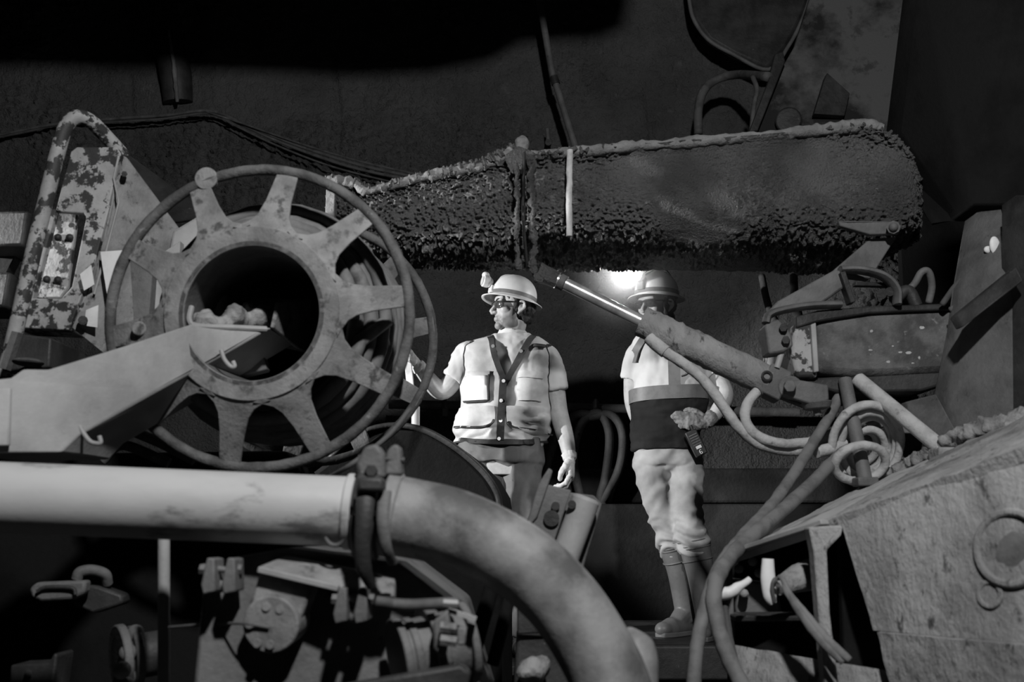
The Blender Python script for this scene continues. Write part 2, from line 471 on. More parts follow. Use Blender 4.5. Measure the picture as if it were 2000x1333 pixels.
# dust-caked rim rolls on top
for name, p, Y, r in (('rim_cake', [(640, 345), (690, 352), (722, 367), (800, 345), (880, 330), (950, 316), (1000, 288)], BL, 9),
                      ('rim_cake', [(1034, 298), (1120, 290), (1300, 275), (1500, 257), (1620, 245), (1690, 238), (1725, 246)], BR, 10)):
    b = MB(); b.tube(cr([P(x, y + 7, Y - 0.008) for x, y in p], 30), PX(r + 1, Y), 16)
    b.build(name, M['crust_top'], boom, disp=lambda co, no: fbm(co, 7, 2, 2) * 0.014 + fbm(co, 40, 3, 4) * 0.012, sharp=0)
# left end lip, lit by the side lamp
b = MB(); b.prism([P(638, 345, BL - .02), P(656, 349, BL - .03), P(652, 436, BL - .03), P(634, 436, BL - .02)], (0, .08, 0))
ob = b.build('end_lip', M['crust_top'], boom, bevel=0.004)
b = MB(); b.ell(P(1020, 280, BR), (PX(15, BR),) * 3); b.tube([P(1020, 285, BR), P(1022, 312, BR)], PX(12, BR))
b.build('pin_knob', M['crust_top'], boom, remesh=0.006, disp=lambda co, no: fbm(co, 40, 2, 5) * 0.012)
b = MB(); b.prism([P(985, 303, BR - .03), P(1012, 284, BR - .03), P(1044, 296, BR - .03), P(1048, 330, BR - .03), P(1000, 330, BR - .03)], (0, .06, 0))
b.build('knob_bracket', M['crust'], boom, bevel=0.006)
# hanging crusted straps
for p, w in (([(1008, 320), (1010, 400), (1008, 470), (1012, 525)], 4.5), ([(1036, 312), (1039, 400), (1043, 480), (1040, 520), (1052, 552)], 6.5)):
    b = MB(); b.tube(cr([P(x, y, BR - .05) for x, y in p], 40), PX(w, BR), 10)
    b.build('hanging_strap', M['crust'], boom, disp=lambda co, no: fbm(co, 55, 2, 9) * 0.028, sharp=0)
b = MB(); b.tube(cr([P(1024, 300, BR - .04), P(1022, 420, BR - .03), P(1030, 528, BR - .03)], 8), PX(13, BR), 8, flat=0.25, up=(0, 1, 0))
b.build('joint_band', M['steel_dark'], boom)
b = MB(); b.tube(cr([P(1113, 294, BR - .06), P(1112, 380, BR - .06), P(1112, 462, BR - .055)], 8), PX(6.2, BR), 12)
b.build('marker_rod', M['hose_pale'], boom, disp=lambda co, no: fbm(co, 40, 2, 4) * 0.004)
# pin plate low on the right
b = MB(); b.prism([P(1638, 432, BR - .04), P(1655, 432, BR - .05), P(1752, 432, BR - .05), P(1757, 456, BR - .05), P(1700, 458, BR - .05), P(1640, 441, BR - .04)], (0, .03, 0))
pl = b.build('pin_plate', M['steel_mid'], boom, bevel=0.004)
b = MB(); b.cyl(P(1745, 444, BR - .09), P(1745, 444, BR - .02), PX(13, BR), seg=8); b.ell(P(1745, 444, BR - .09), PX(9, BR)); b.build('bolt', M['steel_mid'], pl)

# ------------------------------------------------------------------ hose reel
FC, BC = P(507, 619, 2.70), P(612, 668, 3.40)
AX = (BC - FC).normalized()
RR = 300 / FPX * 2.70 * 1.03
reel = thing('hose_reel', 'big spoked steel hose reel on the support beam', 'reel', FC + AX * .35 - Vector((0, 0, RR)))
U = (Vector((1, 0, 0)) - AX * AX.x).normalized(); W = AX.cross(U)
if W.z < 0: W = -W
def rp(c, r, a):
    return c + (U * math.cos(a) + W * math.sin(a)) * r
pit = lambda co, no: fbm(co, 60, 2, 6) * 0.003
HC = FC - AX * .085
for nm, c, hub, sgn in (('front_rim', FC, HC, 1), ('rear_rim', BC, BC + AX * .07, -1)):
    b = MB(); b.tube([rp(c, RR - .012, 2 * PI * k / 120) for k in range(120)], PX(11, 2.7), 12, closed=True)
    b.build(nm, M['rust'], reel, disp=pit, sharp=0)
    # hub plate
    b = MB(); seg = 96
    ro, ri = PX(172, 2.63), PX(133, 2.63)
    vs = []
    for r, z in ((ro, 0), (ro, .012), (ri, .012), (ri, 0)):
        vs += [rp(hub, r, 2 * PI * k / seg) + AX * z for k in range(seg)]
    b.add(vs, [(a * seg + k, a * seg + (k + 1) % seg, ((a + 1) % 4) * seg + (k + 1) % seg, ((a + 1) % 4) * seg + k) for a in range(4) for k in range(seg)])
    b.build('hub_plate', M['reel_paint'], reel, bevel=0.002)
    for k in range(10):
        a0 = math.radians(80 - 36 * k)
        prof = []
        # flared spoke: wide at the hub, necked, straight to the rim
        for s, hw in ((0.0, .098), (.07, .078), (.16, .056), (.28, .043), (.5, .035), (1.0, .029)):
            r = ro - .016 + (RR - .004 - ro + .016) * s
            c = hub + AX * (sgn * .085 * s)
            prof.append((r, hw, c))
        left = [rp(c, math.hypot(r, hw), a0 + math.atan2(hw, r)) for r, hw, c in prof]
        right = [rp(c, math.hypot(r, hw), a0 - math.atan2(hw, r)) for r, hw, c in prof]
        b = MB(); n = len(prof); th = AX * .010
        vs = left + right + [p + th for p in left] + [p + th for p in right]
        fs = []
        for i in range(n - 1):
            fs += [(i, i + 1, n + i + 1, n + i), (2 * n + i, 3 * n + i, 3 * n + i + 1, 2 * n + i + 1), (i, 2 * n + i, 2 * n + i + 1, i + 1), (n + i, n + i + 1, 3 * n + i + 1, 3 * n + i)]
        fs += [(0, n, 3 * n, 2 * n), (n - 1, 3 * n - 1, 4 * n - 1, 2 * n - 1)]
        b.add(vs, fs); b.build('spoke', M['reel_paint'], reel, bevel=0.002)
# drum, open at the front
b = MB(); seg = 64; ri = PX(134, 2.63)
b.loft([[rp(HC + AX * z, r, 2 * PI * k / seg) for k in range(seg)] for z, r in ((0, ri), (.87, ri), (.87, ri + .012), (0, ri + .012), (0, ri))], caps=False)
b.build('drum', M['steel_mid'], reel)
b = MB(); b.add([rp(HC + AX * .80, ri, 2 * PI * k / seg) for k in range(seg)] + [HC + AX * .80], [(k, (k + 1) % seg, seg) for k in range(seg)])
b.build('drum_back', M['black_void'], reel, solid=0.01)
b = MB(); q = rp(FC, RR * .74, math.radians(187)) - AX * .035
b.cyl(q, q - AX * .02, .020); b.build('pin_boss', M['reel_paint'], reel, bevel=0.003)
b = MB(); q2 = rp(FC, RR * .98, math.radians(112)) - AX * .015; b.cyl(q2, q2 + AX * .02, .032, seg=28); b.build('rim_lug', M['reel_paint'], reel, bevel=0.002)
# the hose wound on it (one hose, two layers)
path = []
for layer, (R0, nt) in enumerate(((.250, 13), (.290, 13), (.328, 12))):
    for k in range(nt * 28):
        z = (k / (nt * 28)) if layer % 2 == 0 else 1 - k / (nt * 28)
        if layer == 2: z = 0.12 + .86 * k / (nt * 28)
        a = 2 * PI * k / 28
        wob = .008 * math.sin(3.1 * a / 7 + layer) + .006 * math.sin(a * 1.37)
        path.append(rp(FC + AX * (.05 + .58 * z + .012 * math.sin(a * .7)), R0 + wob, a))
b = MB(); b.tube(path, .021, 10)
tag(b.build('wound_hose', M['rubber_reel'], sharp=0), 'dusty grey hose wound in coils around the reel drum', 'hose')

# ------------------------------------------------------------------ support beam of the reel
beam = thing('support_beam', 'pale painted box beam reaching from the left into the reel hub', 'beam', P(100, 885, 2.3))
front = [P(-90, 750, 2.28), P(20, 738, 2.33), P(44, 721, 2.34), P(92, 722, 2.36), P(240, 676, 2.50), P(374, 632, 2.63), P(384, 634, 2.64), P(452, 637, 2.71), P(528, 640, 2.78), P(420, 702, 2.68), P(300, 768, 2.56), P(153, 850, 2.42), P(118, 884, 2.38), P(-90, 886, 2.28)]
b = MB(); b.prism(front, (.02, .24, .0)); b.build('beam_box', M['paint_pale'], beam, bevel=0.006)
b = MB(); b.tube(cr([P(374, 600, 2.66), P(370, 626, 2.64), P(386, 637, 2.65), P(452, 640, 2.71), P(520, 643, 2.77)], 8), .008, 8); b.build('lip', M['paint_pale'], beam)
b = MB(); b.prism([P(372, 575, 2.84), P(400, 566, 2.86), P(430, 560, 2.88), P(440, 640, 2.88), P(372, 640, 2.83)], (.01, .03, 0)); b.build('rear_plate', M['paint_pale'], beam, bevel=0.004)
b = MB(); b.prism([P(527, 640, 2.78), P(538, 590, 2.80), P(600, 584, 3.02), P(597, 690, 3.02), P(575, 680, 2.95)], (.012, .004, 0)); b.build('end_plate', M['reel_paint'], beam, bevel=0.003)
b = MB(); b.prism([P(470, 582, 3.03), P(600, 584, 3.03), P(597, 688, 3.03), P(470, 660, 3.03)], (0, .02, 0)); b.build('end_web', M['steel_mid'], beam, bevel=0.003)
b = MB(); b.bar(P(455, 720, 2.95), P(520, 703, 2.95), .05, .07); b.build('hub_block', M['steel_mid'], beam, bevel=0.004)
b = MB()
for x, y, r, Y in ((400, 625, 24, 2.70), (425, 630, 18, 2.72), (460, 615, 27, 2.76), (478, 624, 20, 2.78), (505, 618, 24, 2.83), (440, 632, 20, 2.74), (522, 600, 14, 2.88), (490, 600, 10, 2.85)):
    b.ell(P(x, y + 6, Y + .04), (PX(r, Y), .07, PX(r * .95, Y)))
b.build('mud_heap', M['mud'], beam, remesh=0.006, smooth=1, disp=lambda co, no: fbm(co, 22, 3, 3) * 0.03)
for p in ([(432, 684), (438, 702), (450, 716), (458, 716), (455, 706)], [(155, 832), (164, 848), (178, 864), (196, 866), (194, 852)]):
    Y = 2.66 if p[0][0] > 300 else 2.43
    b = MB(); b.tube(cr([P(x, y, Y) for x, y in p], 6), PX(4.5, Y), 10); b.build('hook', M['paint_pale'], beam)
b = MB(); b.prism([P(-60, 768, 2.285), P(25, 758, 2.325), P(22, 872, 2.32), P(-60, 874, 2.28)], (0, -.012, 0)); b.build('cover_plate', M['paint_pale'], beam, bevel=0.004)

# ------------------------------------------------------------------ concrete delivery pipe with clamp and elbow in the foreground
pipe = thing('delivery_pipe', 'straight pale steel delivery pipe crossing the lower left foreground', 'pipe', P(300, 1050, 2.1))
b = MB(); b.tube([P(-160, 965, 2.08), P(300, 984, 2.1), P(692, 1000, 2.12)], [PX(66, 2.1)] * 3, 48); b.build('pipe_wall', M['paint_pipe'], pipe)
b = MB(); b.tube([P(676, 999, 2.12), P(694, 1000, 2.12)], [PX(72, 2.1)] * 2, 48); b.build('end_flange', M['paint_pipe'], pipe, bevel=0.004)
b = MB(); b.torus(P(654, 1048, 2.07), (0.1, 1, .2), PX(17, 2.1), PX(4, 2.1), 24, 8); b.build('lifting_ring', M['steel_mid'], pipe)
el = thing('pipe_elbow', 'scuffed curved pipe elbow bending down from the clamp', 'pipe elbow', P(1200, 1400, 2.2))
c = [P(752, 1004, 2.12), P(800, 1012, 2.12), P(880, 1030, 2.11), P(960, 1064, 2.1), P(1040, 1116, 2.09), P(1105, 1182, 2.08), P(1155, 1258, 2.07), P(1190, 1330, 2.06), P(1215, 1420, 2.05)]
b = MB(); b.tube(cr(c, 8), [PX(75, 2.1), PX(74, 2.1), PX(72, 2.1), PX(70, 2.1), PX(70, 2.1), PX(72, 2.08)], 48); b.build('bend', M['elbow'], el)
b = MB(); b.tube([P(748, 1003, 2.12), P(776, 1008, 2.12)], [PX(80, 2.1)] * 2, 48); b.build('end_flange', M['elbow'], el, bevel=0.005)
cl = thing('pipe_clamp', 'two-part lever clamp joining the straight pipe to the elbow', 'clamp', P(725, 1150, 2.1))
dirp = (P(752, 1004, 2.12) - P(692, 1000, 2.12)).normalized()
pc = P(722, 1002, 2.12)
up_, side_ = Vector((0, 0, 1)), None
u2 = (Vector((0, 0, 1)) - dirp * dirp.z).normalized(); v2 = dirp.cross(u2)
for nm, a0, a1 in (('upper_half', -85, 85), ('lower_half', 95, 265)):
    b = MB(); rings = []
    for k in range(25):
        a = math.radians(a0 + (a1 - a0) * k / 24)
        d = u2 * math.cos(a) + v2 * math.sin(a)
        rings.append([pc + d * PX(r, 2.1) + dirp * PX(z, 2.1) for r, z in ((76, -26), (90, -20), (90, 20), (76, 26), (70, 26), (70, -26))])
    b.loft(rings); b.build(nm, M['steel_dark'], cl, bevel=0.004)
Yc = 2.06
b = MB(); b.prism([P(700, 935, Yc), P(694, 905, Yc), P(712, 872, Yc), P(735, 866, Yc), P(750, 885, Yc), P(752, 935, Yc)], (0, .05, 0)); b.build('hinge_ear', M['steel_mid'], cl, bevel=0.008)
b = MB(); b.prism([P(748, 930, Yc + .02), P(755, 880, Yc + .02), P(770, 866, Yc + .02), P(782, 872, Yc + .02), P(786, 930, Yc + .02)], (0, .05, 0)); b.build('hinge_ear', M['steel_mid'], cl, bevel=0.008)
b = MB(); b.cyl(P(725, 920, Yc - .012), P(725, 920, Yc + .06), PX(13, Yc), seg=6); b.build('bolt', M['steel_dark'], cl, bevel=0.002)
b = MB(); b.cyl(P(700, 895, Yc + .02), P(790, 900, Yc + .03), PX(7, Yc)); b.build('hinge_pin', M['steel_dark'], cl)
b = MB(); b.tube(cr([P(716, 950, 2.0), P(712, 1000, 1.985), P(708, 1060, 1.985), P(711, 1110, 2.0), P(726, 1148, 2.02)], 8), [PX(20, 2), PX(17, 2), PX(15, 2), PX(15, 2), PX(9, 2)], 14, flat=0.6, up=(1, 0, 0)); b.build('lever', M['steel_dark'], cl)
b = MB(); b.tube(cr([P(752, 960, 2.0), P(748, 1020, 1.985), P(755, 1070, 1.99), P(768, 1102, 2.02)], 8), [PX(13, 2), PX(11, 2), PX(9, 2)], 12, flat=0.5, up=(1, 0, 0)); b.build('lever', M['steel_mid'], cl)
b = MB(); b.bar(P(700, 948, 1.995), P(752, 948, 1.995), .05, PX(28, 2)); b.build('lever_head', M['steel_dark'], cl, bevel=0.008)
b = MB(); b.tube(cr([P(640, 935, 2.6), P(690, 905, 2.5), P(760, 850, 2.6), P(800, 800, 2.7)], 8), PX(5, 2.5), 8)
tag(b.build('control_cable', M['rubber'], sharp=0), 'thin cable rising behind the pipe clamp towards the reel', 'cable')
# ------------------------------------------------------------------ frame of the machine left of the reel
fr = thing('machine_frame', 'peeling painted steel guard frame standing left of the reel', 'machine frame', P(120, 880, 3.2))
YF = 3.15
b = MB(); b.tube(cr([P(-10, 800, YF - .05), P(20, 690, YF - .05), P(50, 560, YF - .05), P(80, 430, YF - .05), P(112, 300, YF - .05), P(128, 250, YF - .05), P(150, 229, YF - .04), P(178, 238, YF), P(210, 270, YF + .06), P(243, 306, YF + .12)], 8), PX(15, YF), 16)
b.build('hoop_bar', M['paint_worn'], fr, sharp=0)
# main plate with a window, built from its four sides
def plate(px, th, name, m, par, bev=0.004, ext=None):
    b = MB(); b.prism([P(*q) for q in px], ext or (0, th, 0)); return b.build(name, m, par, bevel=bev)
plate([(138, 296, YF), (150, 287, YF), (228, 287, YF), (236, 300, YF), (212, 400, YF), (206, 420, YF), (108, 412, YF)], .03, 'top_plate', M['paint_worn'], fr)
plate([(206, 404, YF), (214, 400, YF), (160, 610, YF), (118, 585, YF), (140, 560, YF), (168, 424, YF), (160, 411, YF)], .03, 'side_plate', M['paint_worn'], fr)
plate([(78, 408, YF), (110, 408, YF), (62, 590, YF), (28, 600, YF)], .03, 'side_plate', M['paint_worn'], fr)
plate([(36, 582, YF - .02), (118, 584, YF - .02), (146, 560, YF - .02), (160, 575, YF - .02), (134, 645, YF - .02), (24, 640, YF - .02)], .14, 'sill_plate', M['paint_worn'], fr)
plate([(92, 410, YF + .06), (112, 410, YF + .06), (72, 582, YF + .06), (46, 582, YF + .06)], .02, 'inner_strip', M['paint_pale'], fr)
ip = plate([(114, 410, YF + .05), (152, 410, YF + .05), (132, 560, YF + .05), (118, 582, YF + .05), (70, 582, YF + .05)], .02, 'inner_plate', M['paint_worn'], fr)
for x, y in ((113, 464), (136, 464), (91, 546), (113, 547)):
    b = MB(); b.cyl(P(x, y, YF + .035), P(x, y, YF + .05), PX(7.5, YF), seg=14); b.ell(P(x, y, YF + .035), (PX(6, YF),) * 3); b.build('bolt', M['steel_dark'], ip)
# folded wing plate towards the reel
plate([(232, 300, YF + .01), (246, 306, YF + .05), (398, 512, YF + .30), (330, 560, YF + .2), (290, 760, YF + .1), (240, 720, YF + .03), (140, 640, YF - .02), (160, 600, YF - .0), (186, 540, YF), (216, 400, YF)], .02, 'wing_plate', M['reel_paint'], fr)
plate([(236, 300, YF + .06), (254, 304, YF + .10), (418, 424, YF + .42), (330, 436, YF + .36), (300, 420, YF + .3)], .02, 'wing_flange', M['steel_dark'], fr)
b = MB(); b.tube([P(232, 305, YF + .0), P(222, 348, YF - .004), P(232, 395, YF - .004), P(205, 500, YF - .01), P(184, 575, YF - .01)], .004, 8); b.build('weld_seam', M['paint_pale'], fr)
b = MB(); b.cyl(P(243, 340, YF + .03), P(243, 340, YF + .0), PX(6, YF), seg=6); b.build('bolt', M['steel_dark'], fr)
b = MB(); b.cyl(P(162, 626, YF - .03), P(162, 626, YF - .06), PX(9, YF), seg=10); b.build('bolt', M['steel_dark'], fr)
# posts and boxes behind the reel
plate([(255, 505, YF + .06), (300, 505, YF + .08), (285, 700, YF + .08), (222, 700, YF + .06)], .05, 'post_plate', M['steel_mid'], fr)
plate([(306, 500, YF + .12), (352, 470, YF + .14), (345, 640, YF + .14), (282, 660, YF + .12)], .05, 'post_plate', M['paint_pale'], fr)
bx = plate([(336, 450, YF + .16), (400, 412, YF + .2), (424, 440, YF + .22), (422, 470, YF + .22), (376, 508, YF + .2), (326, 505, YF + .16)], .18, 'gear_box', M['paint_pale'], fr, 0.012)
# flat white pieces painting the patches of lamp light on the frame
for q in ([(394, 402), (404, 384), (413, 414), (398, 416)], [(196, 492), (252, 488), (228, 545), (210, 582), (200, 520)], [(156, 536), (178, 518), (184, 556), (164, 568)], [(168, 606), (192, 596), (190, 640), (164, 636)]):
    Yq = YF + .22 if q[0][0] > 300 else YF - .035
    b = MB(); b.prism([P(x, y, Yq) for x, y in q], (0, .003, 0)); b.build('light_patch', M['white_paint'], fr)

lb = thing('frame_block', 'battered steel block cut off by the left picture edge', 'steel block', P(20, 480, 3.3))
plate([(-60, 414, 3.3), (54, 411, 3.3), (44, 480, 3.3), (-60, 484, 3.3)], .2, 'upper_block', M['steel_dark'], lb, 0.01)
plate([(-60, 531, 3.3), (20, 531, 3.3), (8, 600, 3.3), (-60, 600, 3.3)], .2, 'lower_block', M['steel_dark'], lb, 0.01)
plate([(-60, 480, 3.42), (40, 480, 3.42), (10, 540, 3.42), (-60, 540, 3.42)], .05, 'web', M['black_void'], lb)
lh = thing('frame_bracket', 'dark angle bracket under the guard frame, above the support beam', 'bracket', P(60, 720, 2.95))
plate([(20, 650, 2.95), (100, 660, 2.95), (96, 718, 2.95), (6, 726, 2.95)], .25, 'bracket_box', M['steel_dark'], lh, 0.006)
b = MB(); b.bar(P(34, 650, 2.93), P(10, 722, 2.93), .02, .03, (0, 1, 0)); b.build('bracket_rib', M['steel_mid'], lh)
b = MB(); b.ell(P(55, 708, 2.9), (PX(28, 2.9), .05, PX(8, 2.9))); b.build('rubber_pad', M['rubber'], lh)

# dark curved guard plate between the reel and the man
gd = thing('guard_drum', 'dark curved steel guard in front of the man\'s legs', 'guard', P(850, 990, 3.7))
pts = [(560, 960), (640, 900), (700, 850), (760, 832), (820, 838), (870, 862), (915, 895), (950, 930), (972, 968), (978, 1010), (975, 1080), (975, 1700), (560, 1700)]
b = MB(); b.prism([P(x, y, 3.75) for x, y in pts], (.05, .35, 0)); b.build('guard_shell', M['black_void'], gd, bevel=0.02)
b = MB(); b.tube(cr([P(x, y, 3.75) for x, y in pts[1:10]], 5), .012, 8); b.build('guard_edge', M['steel_dark'], gd, sharp=0)

# slotted bracket leaning behind the elbow
sb = thing('slotted_bracket', 'leaning pale bracket with holes and a roller behind the elbow', 'bracket', P(1090, 1110, 2.7))
YB = 2.75
pb = plate([(1062, 945, YB), (1116, 958, YB), (1066, 1110, YB), (1000, 1080, YB)], .015, 'hole_plate', M['steel_mid'], sb)
plate([(1072, 914, YB - .01), (1080, 920, YB - .01), (1050, 1010, YB - .01), (1024, 1040, YB - .01), (1052, 945, YB - .01)], .03, 'edge_flange', M['steel_mid'], sb)
for x, y, r in ((1077, 1013, 15), (1085, 989, 8), (1117, 986, 8)):
    b = MB(); b.cyl(P(x, y, YB - .012), P(x, y, YB + .004), PX(r, YB), seg=18); b.build('bolt', M['steel_dark'], pb)
b = MB(); b.tube([P(1146, 972, YB + .03), P(1096, 1110, YB + .03)], PX(27, YB), 24); b.build('roller', M['paint_pale'], sb, bevel=0.01)
plate([(1110, 962, YB + .08), (1160, 968, YB + .08), (1176, 985, YB + .08), (1140, 1110, YB + .08), (1080, 1110, YB + .08)], .015, 'back_plate', M['steel_mid'], sb)

# ------------------------------------------------------------------ pump body in the lower left
en = thing('pump_body', 'dark dusty pump body under the delivery pipe', 'pump', P(600, 1400, 2.6))
YE = 2.13
plate([(400, 1100, YE), (560, 1070, YE), (780, 1100, YE + .05), (900, 1190, YE + .1), (960, 1400, YE + .1), (370, 1400, YE - .05)], .5, 'casing', M['steel_mid'], en, 0.01)
plate([(508, 1112, YE - .055), (612, 1140, YE - .055), (606, 1160, YE - .055), (578, 1236, YE - .055), (480, 1214, YE - .055)], .08, 'cover_neck', M['reel_paint'], en, 0.006)
cc = P(528, 1221, YE - .07)
b = MB(); b.cyl(cc, cc + Vector((.006, .09, .01)), PX(51, YE), seg=48); cp = b.build('round_cover', M['reel_paint'], en, bevel=0.004)
for x, y in ((521, 1186), (547, 1191), (503, 1257), (528, 1260)):
    q = P(x, y, YE - .07)
    b = MB(); b.cyl(q, q - Vector((0, .006, 0)), PX(8, YE), seg=12); b.build('bolt', M['reel_paint'], cp, bevel=0.001)
# flange rail
plate([(500, 1108, YE - .06), (560, 1084, YE - .0), (690, 1110, YE - .0), (772, 1128, YE - .0), (770, 1166, YE - .06), (660, 1148, YE - .06)], .03, 'flange_rail', M['reel_paint'], en, 0.005, ext=(0, .03, -.012))
b = MB(); b.bar(P(505, 1113, YE - .07), P(662, 1150, YE - .07), .02, .012); b.build('rail_lip', M['paint_pale'], en, bevel=0.002)
for cx, cy in ((430, 1122), (688, 1180)):
    Yk = YE - .10
    for dx in (-22, 18):
        plate([(cx + dx - 4, cy - 32, Yk), (cx + dx + 10, cy - 30, Yk), (cx + dx + 12, cy + 34, Yk), (cx + dx - 12, cy + 40, Yk), (cx + dx - 16, cy + 20, Yk)], .07, 'hinge_ear', M['steel_mid'], en, 0.003)
    b = MB(); b.cyl(P(cx - 34, cy - 14, Yk + .03), P(cx + 40, cy - 4, Yk + .03), PX(6, Yk)); b.build('hinge_bolt', M['steel_mid'], en)
    for dx in (-34, 38):
        b = MB(); b.cyl(P(cx + dx - 5, cy - 10, Yk + .03), P(cx + dx + 5, cy - 9, Yk + .03), PX(10, Yk), seg=6); b.build('nut', M['steel_mid'], en)
    b = MB(); b.ell(P(cx, cy + 22, Yk + .05), (PX(14, Yk),) * 3); b.build('eye_joint', M['steel_mid'], en)
# ribbed cylinder with clamps right of the casing
a0, a1 = P(780, 1285, YE - .05), P(905, 1255, YE + .0)
b = MB(); b.cyl(a0, a1, PX(62, YE), seg=40); b.build('outlet_drum', M['steel_mid'], en)
for s, r in ((-.05, 70), (.12, 66), (.42, 78), (.52, 70), (.95, 76)):
    q = a0.lerp(a1, s); b = MB(); b.cyl(q, q + (a1 - a0).normalized() * .016, PX(r, YE), seg=40); b.build('outlet_ring', M['steel_mid'], en, bevel=0.003)
plate([(845, 1215, YE - .14), (875, 1190, YE - .14), (880, 1230, YE - .14), (868, 1290, YE - .14), (846, 1270, YE - .14)], .05, 'clamp_jaw', M['steel_mid'], en, 0.006)
for y in (1225, 1250):
    b = MB(); b.cyl(P(860, y, YE - .16), P(892, y + 4, YE - .16), PX(10, YE), seg=6); b.build('nut', M['reel_paint'], en)
plate([(893, 1226, YE - .17), (912, 1226, YE - .17), (908, 1262, YE - .17), (892, 1262, YE - .17)], .03, 'clamp_bolt_head', M['reel_paint'], en, 0.004)
b = MB(); b.tube(cr([P(735, 1176, YE - .12), P(790, 1182, YE - .12), P(850, 1180, YE - .1), P(890, 1178, YE - .08)], 6), PX(10, YE), 12); b.build('link_arm', M['rubber'], en)
b = MB(); b.bar(P(875, 1192, YE - .1), P(930, 1210, YE - .1), .03, .008); b.build('link_plate', M['paint_pale'], en)
b = MB(); b.cyl(P(866, 1178, YE - .13), P(895, 1180, YE - .13), PX(7, YE), seg=6); b.build('nut', M['paint_pale'], en)
plate([(640, 1345, YE - .2), (900, 1300, YE - .2), (920, 1315, YE - .2), (900, 1400, YE - .2), (640, 1400, YE - .2)], .04, 'foot_rail', M['steel_dark'], en, 0.006)
b = MB(); b.tube(cr([P(330, 1226, YE + .1), P(380, 1222, YE + .05), P(430, 1219, YE - .02), P(478, 1219, YE - .074), P(500, 1222, YE - .0735), P(526, 1227, YE - .073)], 6), PX(2.6, YE), 8)
tag(b.build('thin_wire', M['steel_mid']), 'thin stiff wire running to the round pump cover', 'wire')

# bars right of the pump
for p0, p1, w, lab in (((968, 1120), (905, 1345), 15, 'thick dark lever with pale tip leaning under the elbow'), ((1010, 1110), (962, 1300), 12, 'dark lever leaning nearest under the elbow bend')):
    t = thing('control_lever', lab, 'lever', P(p1[0], p1[1], 2.35), 'levers under the elbow')
    b = MB(); b.tube([P(*p0, 2.35), P(*p1, 2.35)], PX(w, 2.35), 14); b.build('lever_rod', M['black_void'], t, bevel=0.003)
    q = P(*p0, 2.35); d = (P(*p1, 2.35) - q).normalized()
    b = MB(); b.tube([q - d * .03, q + d * .02], PX(w * .9, 2.35), 14); b.build('lever_tip', M['paint_pipe'], t, bevel=0.003)
pt = thing('prop_plate', 'pale angled plate behind the elbow bend', 'plate', P(1160, 1400, 2.6))
plate([(1010, 1130, 2.6), (1060, 1180, 2.6), (1120, 1190, 2.6), (1215, 1240, 2.6), (1212, 1250, 2.6), (1110, 1235, 2.6), (1010, 1240, 2.6)], .03, 'ledge_plate', M['steel_dark'], pt, 0.004)
plate([(1010, 1240, 2.62), (1200, 1250, 2.62), (1210, 1400, 2.62), (1000, 1400, 2.62)], .2, 'lower_block', M['steel_dark'], pt, 0.01)
b = MB(); b.ell(P(1040, 1310, 2.55), (PX(30, 2.5), .06, PX(26, 2.5))); b.build('mud_lump', M['mud'], pt, disp=lambda co, no: fbm(co, 20, 2, 3) * .03)
# rubber cuff at the bottom of the elbow
b = MB(); b.tube(cr([P(1225, 1240, 2.2), P(1238, 1270, 2.18), P(1246, 1310, 2.16), P(1250, 1400, 2.15)], 6), [PX(14, 2.2), PX(30, 2.2), PX(30, 2.2), PX(26, 2.2)], 20)
tag(b.build('rubber_cuff', M['elbow'], disp=lambda co, no: fbm(co, 12, 2, 7) * .02), 'folded rubber cuff beside the elbow at the lower picture edge', 'cuff')

# pole and small fittings far lower left
b = MB(); b.cyl(P(320, 1040, 2.4), P(320, 1420, 2.4), PX(11, 2.4), seg=20)
tag(b.build('upright_pole', M['paint_pale']), 'upright pale pole below the delivery pipe', 'pole')
fm = thing('flange_motor', 'small motor with round flanges left of the pump body', 'motor', P(260, 1420, 2.7))
a0, a1 = P(228, 1290, 2.66), P(310, 1275, 2.72)
b = MB(); b.cyl(a0, a1, PX(40, 2.7), seg=32); b.build('motor_body', M['steel_dark'], fm)
for s, r in ((0.0, 62), (.30, 56)):
    q = a0.lerp(a1, s); b = MB(); b.cyl(q, q + (a1 - a0).normalized() * .022, PX(r, 2.7), seg=36); fl = b.build('motor_flange', M['steel_mid'], fm, bevel=0.004)
for a in range(5):
    q = a0.lerp(a1, .5) + Vector((0, -.05 * math.sin(a) - .03, .06 * math.cos(a * 1.3))); b = MB(); b.ell(q, (.022, .022, .022)); b.build('fitting', M['steel_mid'], fm)
b = MB(); b.ell(P(238, 1310, 2.55), (PX(16, 2.6),) * 3); b.build('cap_nut', M['paint_pale'], fm)
lt = thing('latch_handle', 'grey pressed latch handle in the dark lower left corner', 'latch', P(120, 1185, 2.7))
ob = plate([(56, 1150, 2.7), (70, 1138, 2.7), (168, 1134, 2.7), (164, 1160, 2.7), (140, 1172, 2.7), (80, 1176, 2.7), (60, 1168, 2.7)], .04, 'latch_plate', M['steel_mid'], lt, 0.008)
b = MB(); b.tube(cr([P(72, 1156, 2.69), P(90, 1148, 2.69), P(140, 1149, 2.69), P(148, 1162, 2.69)], 6), .005, 8); b.build('slot_rim', M['steel_dark'], lt)
plate([(150, 1140, 2.76), (190, 1145, 2.76), (238, 1162, 2.76), (240, 1180, 2.76), (180, 1200, 2.76), (140, 1180, 2.76)], .06, 'latch_arm', M['steel_dark'], lt, 0.008)
b = MB(); b.tube(cr([P(150, 1132, 2.72), P(156, 1118, 2.72), P(180, 1114, 2.74), P(205, 1122, 2.76), P(210, 1140, 2.78)], 5), PX(10, 2.7), 14); b.build('latch_knob', M['steel_mid'], lt)
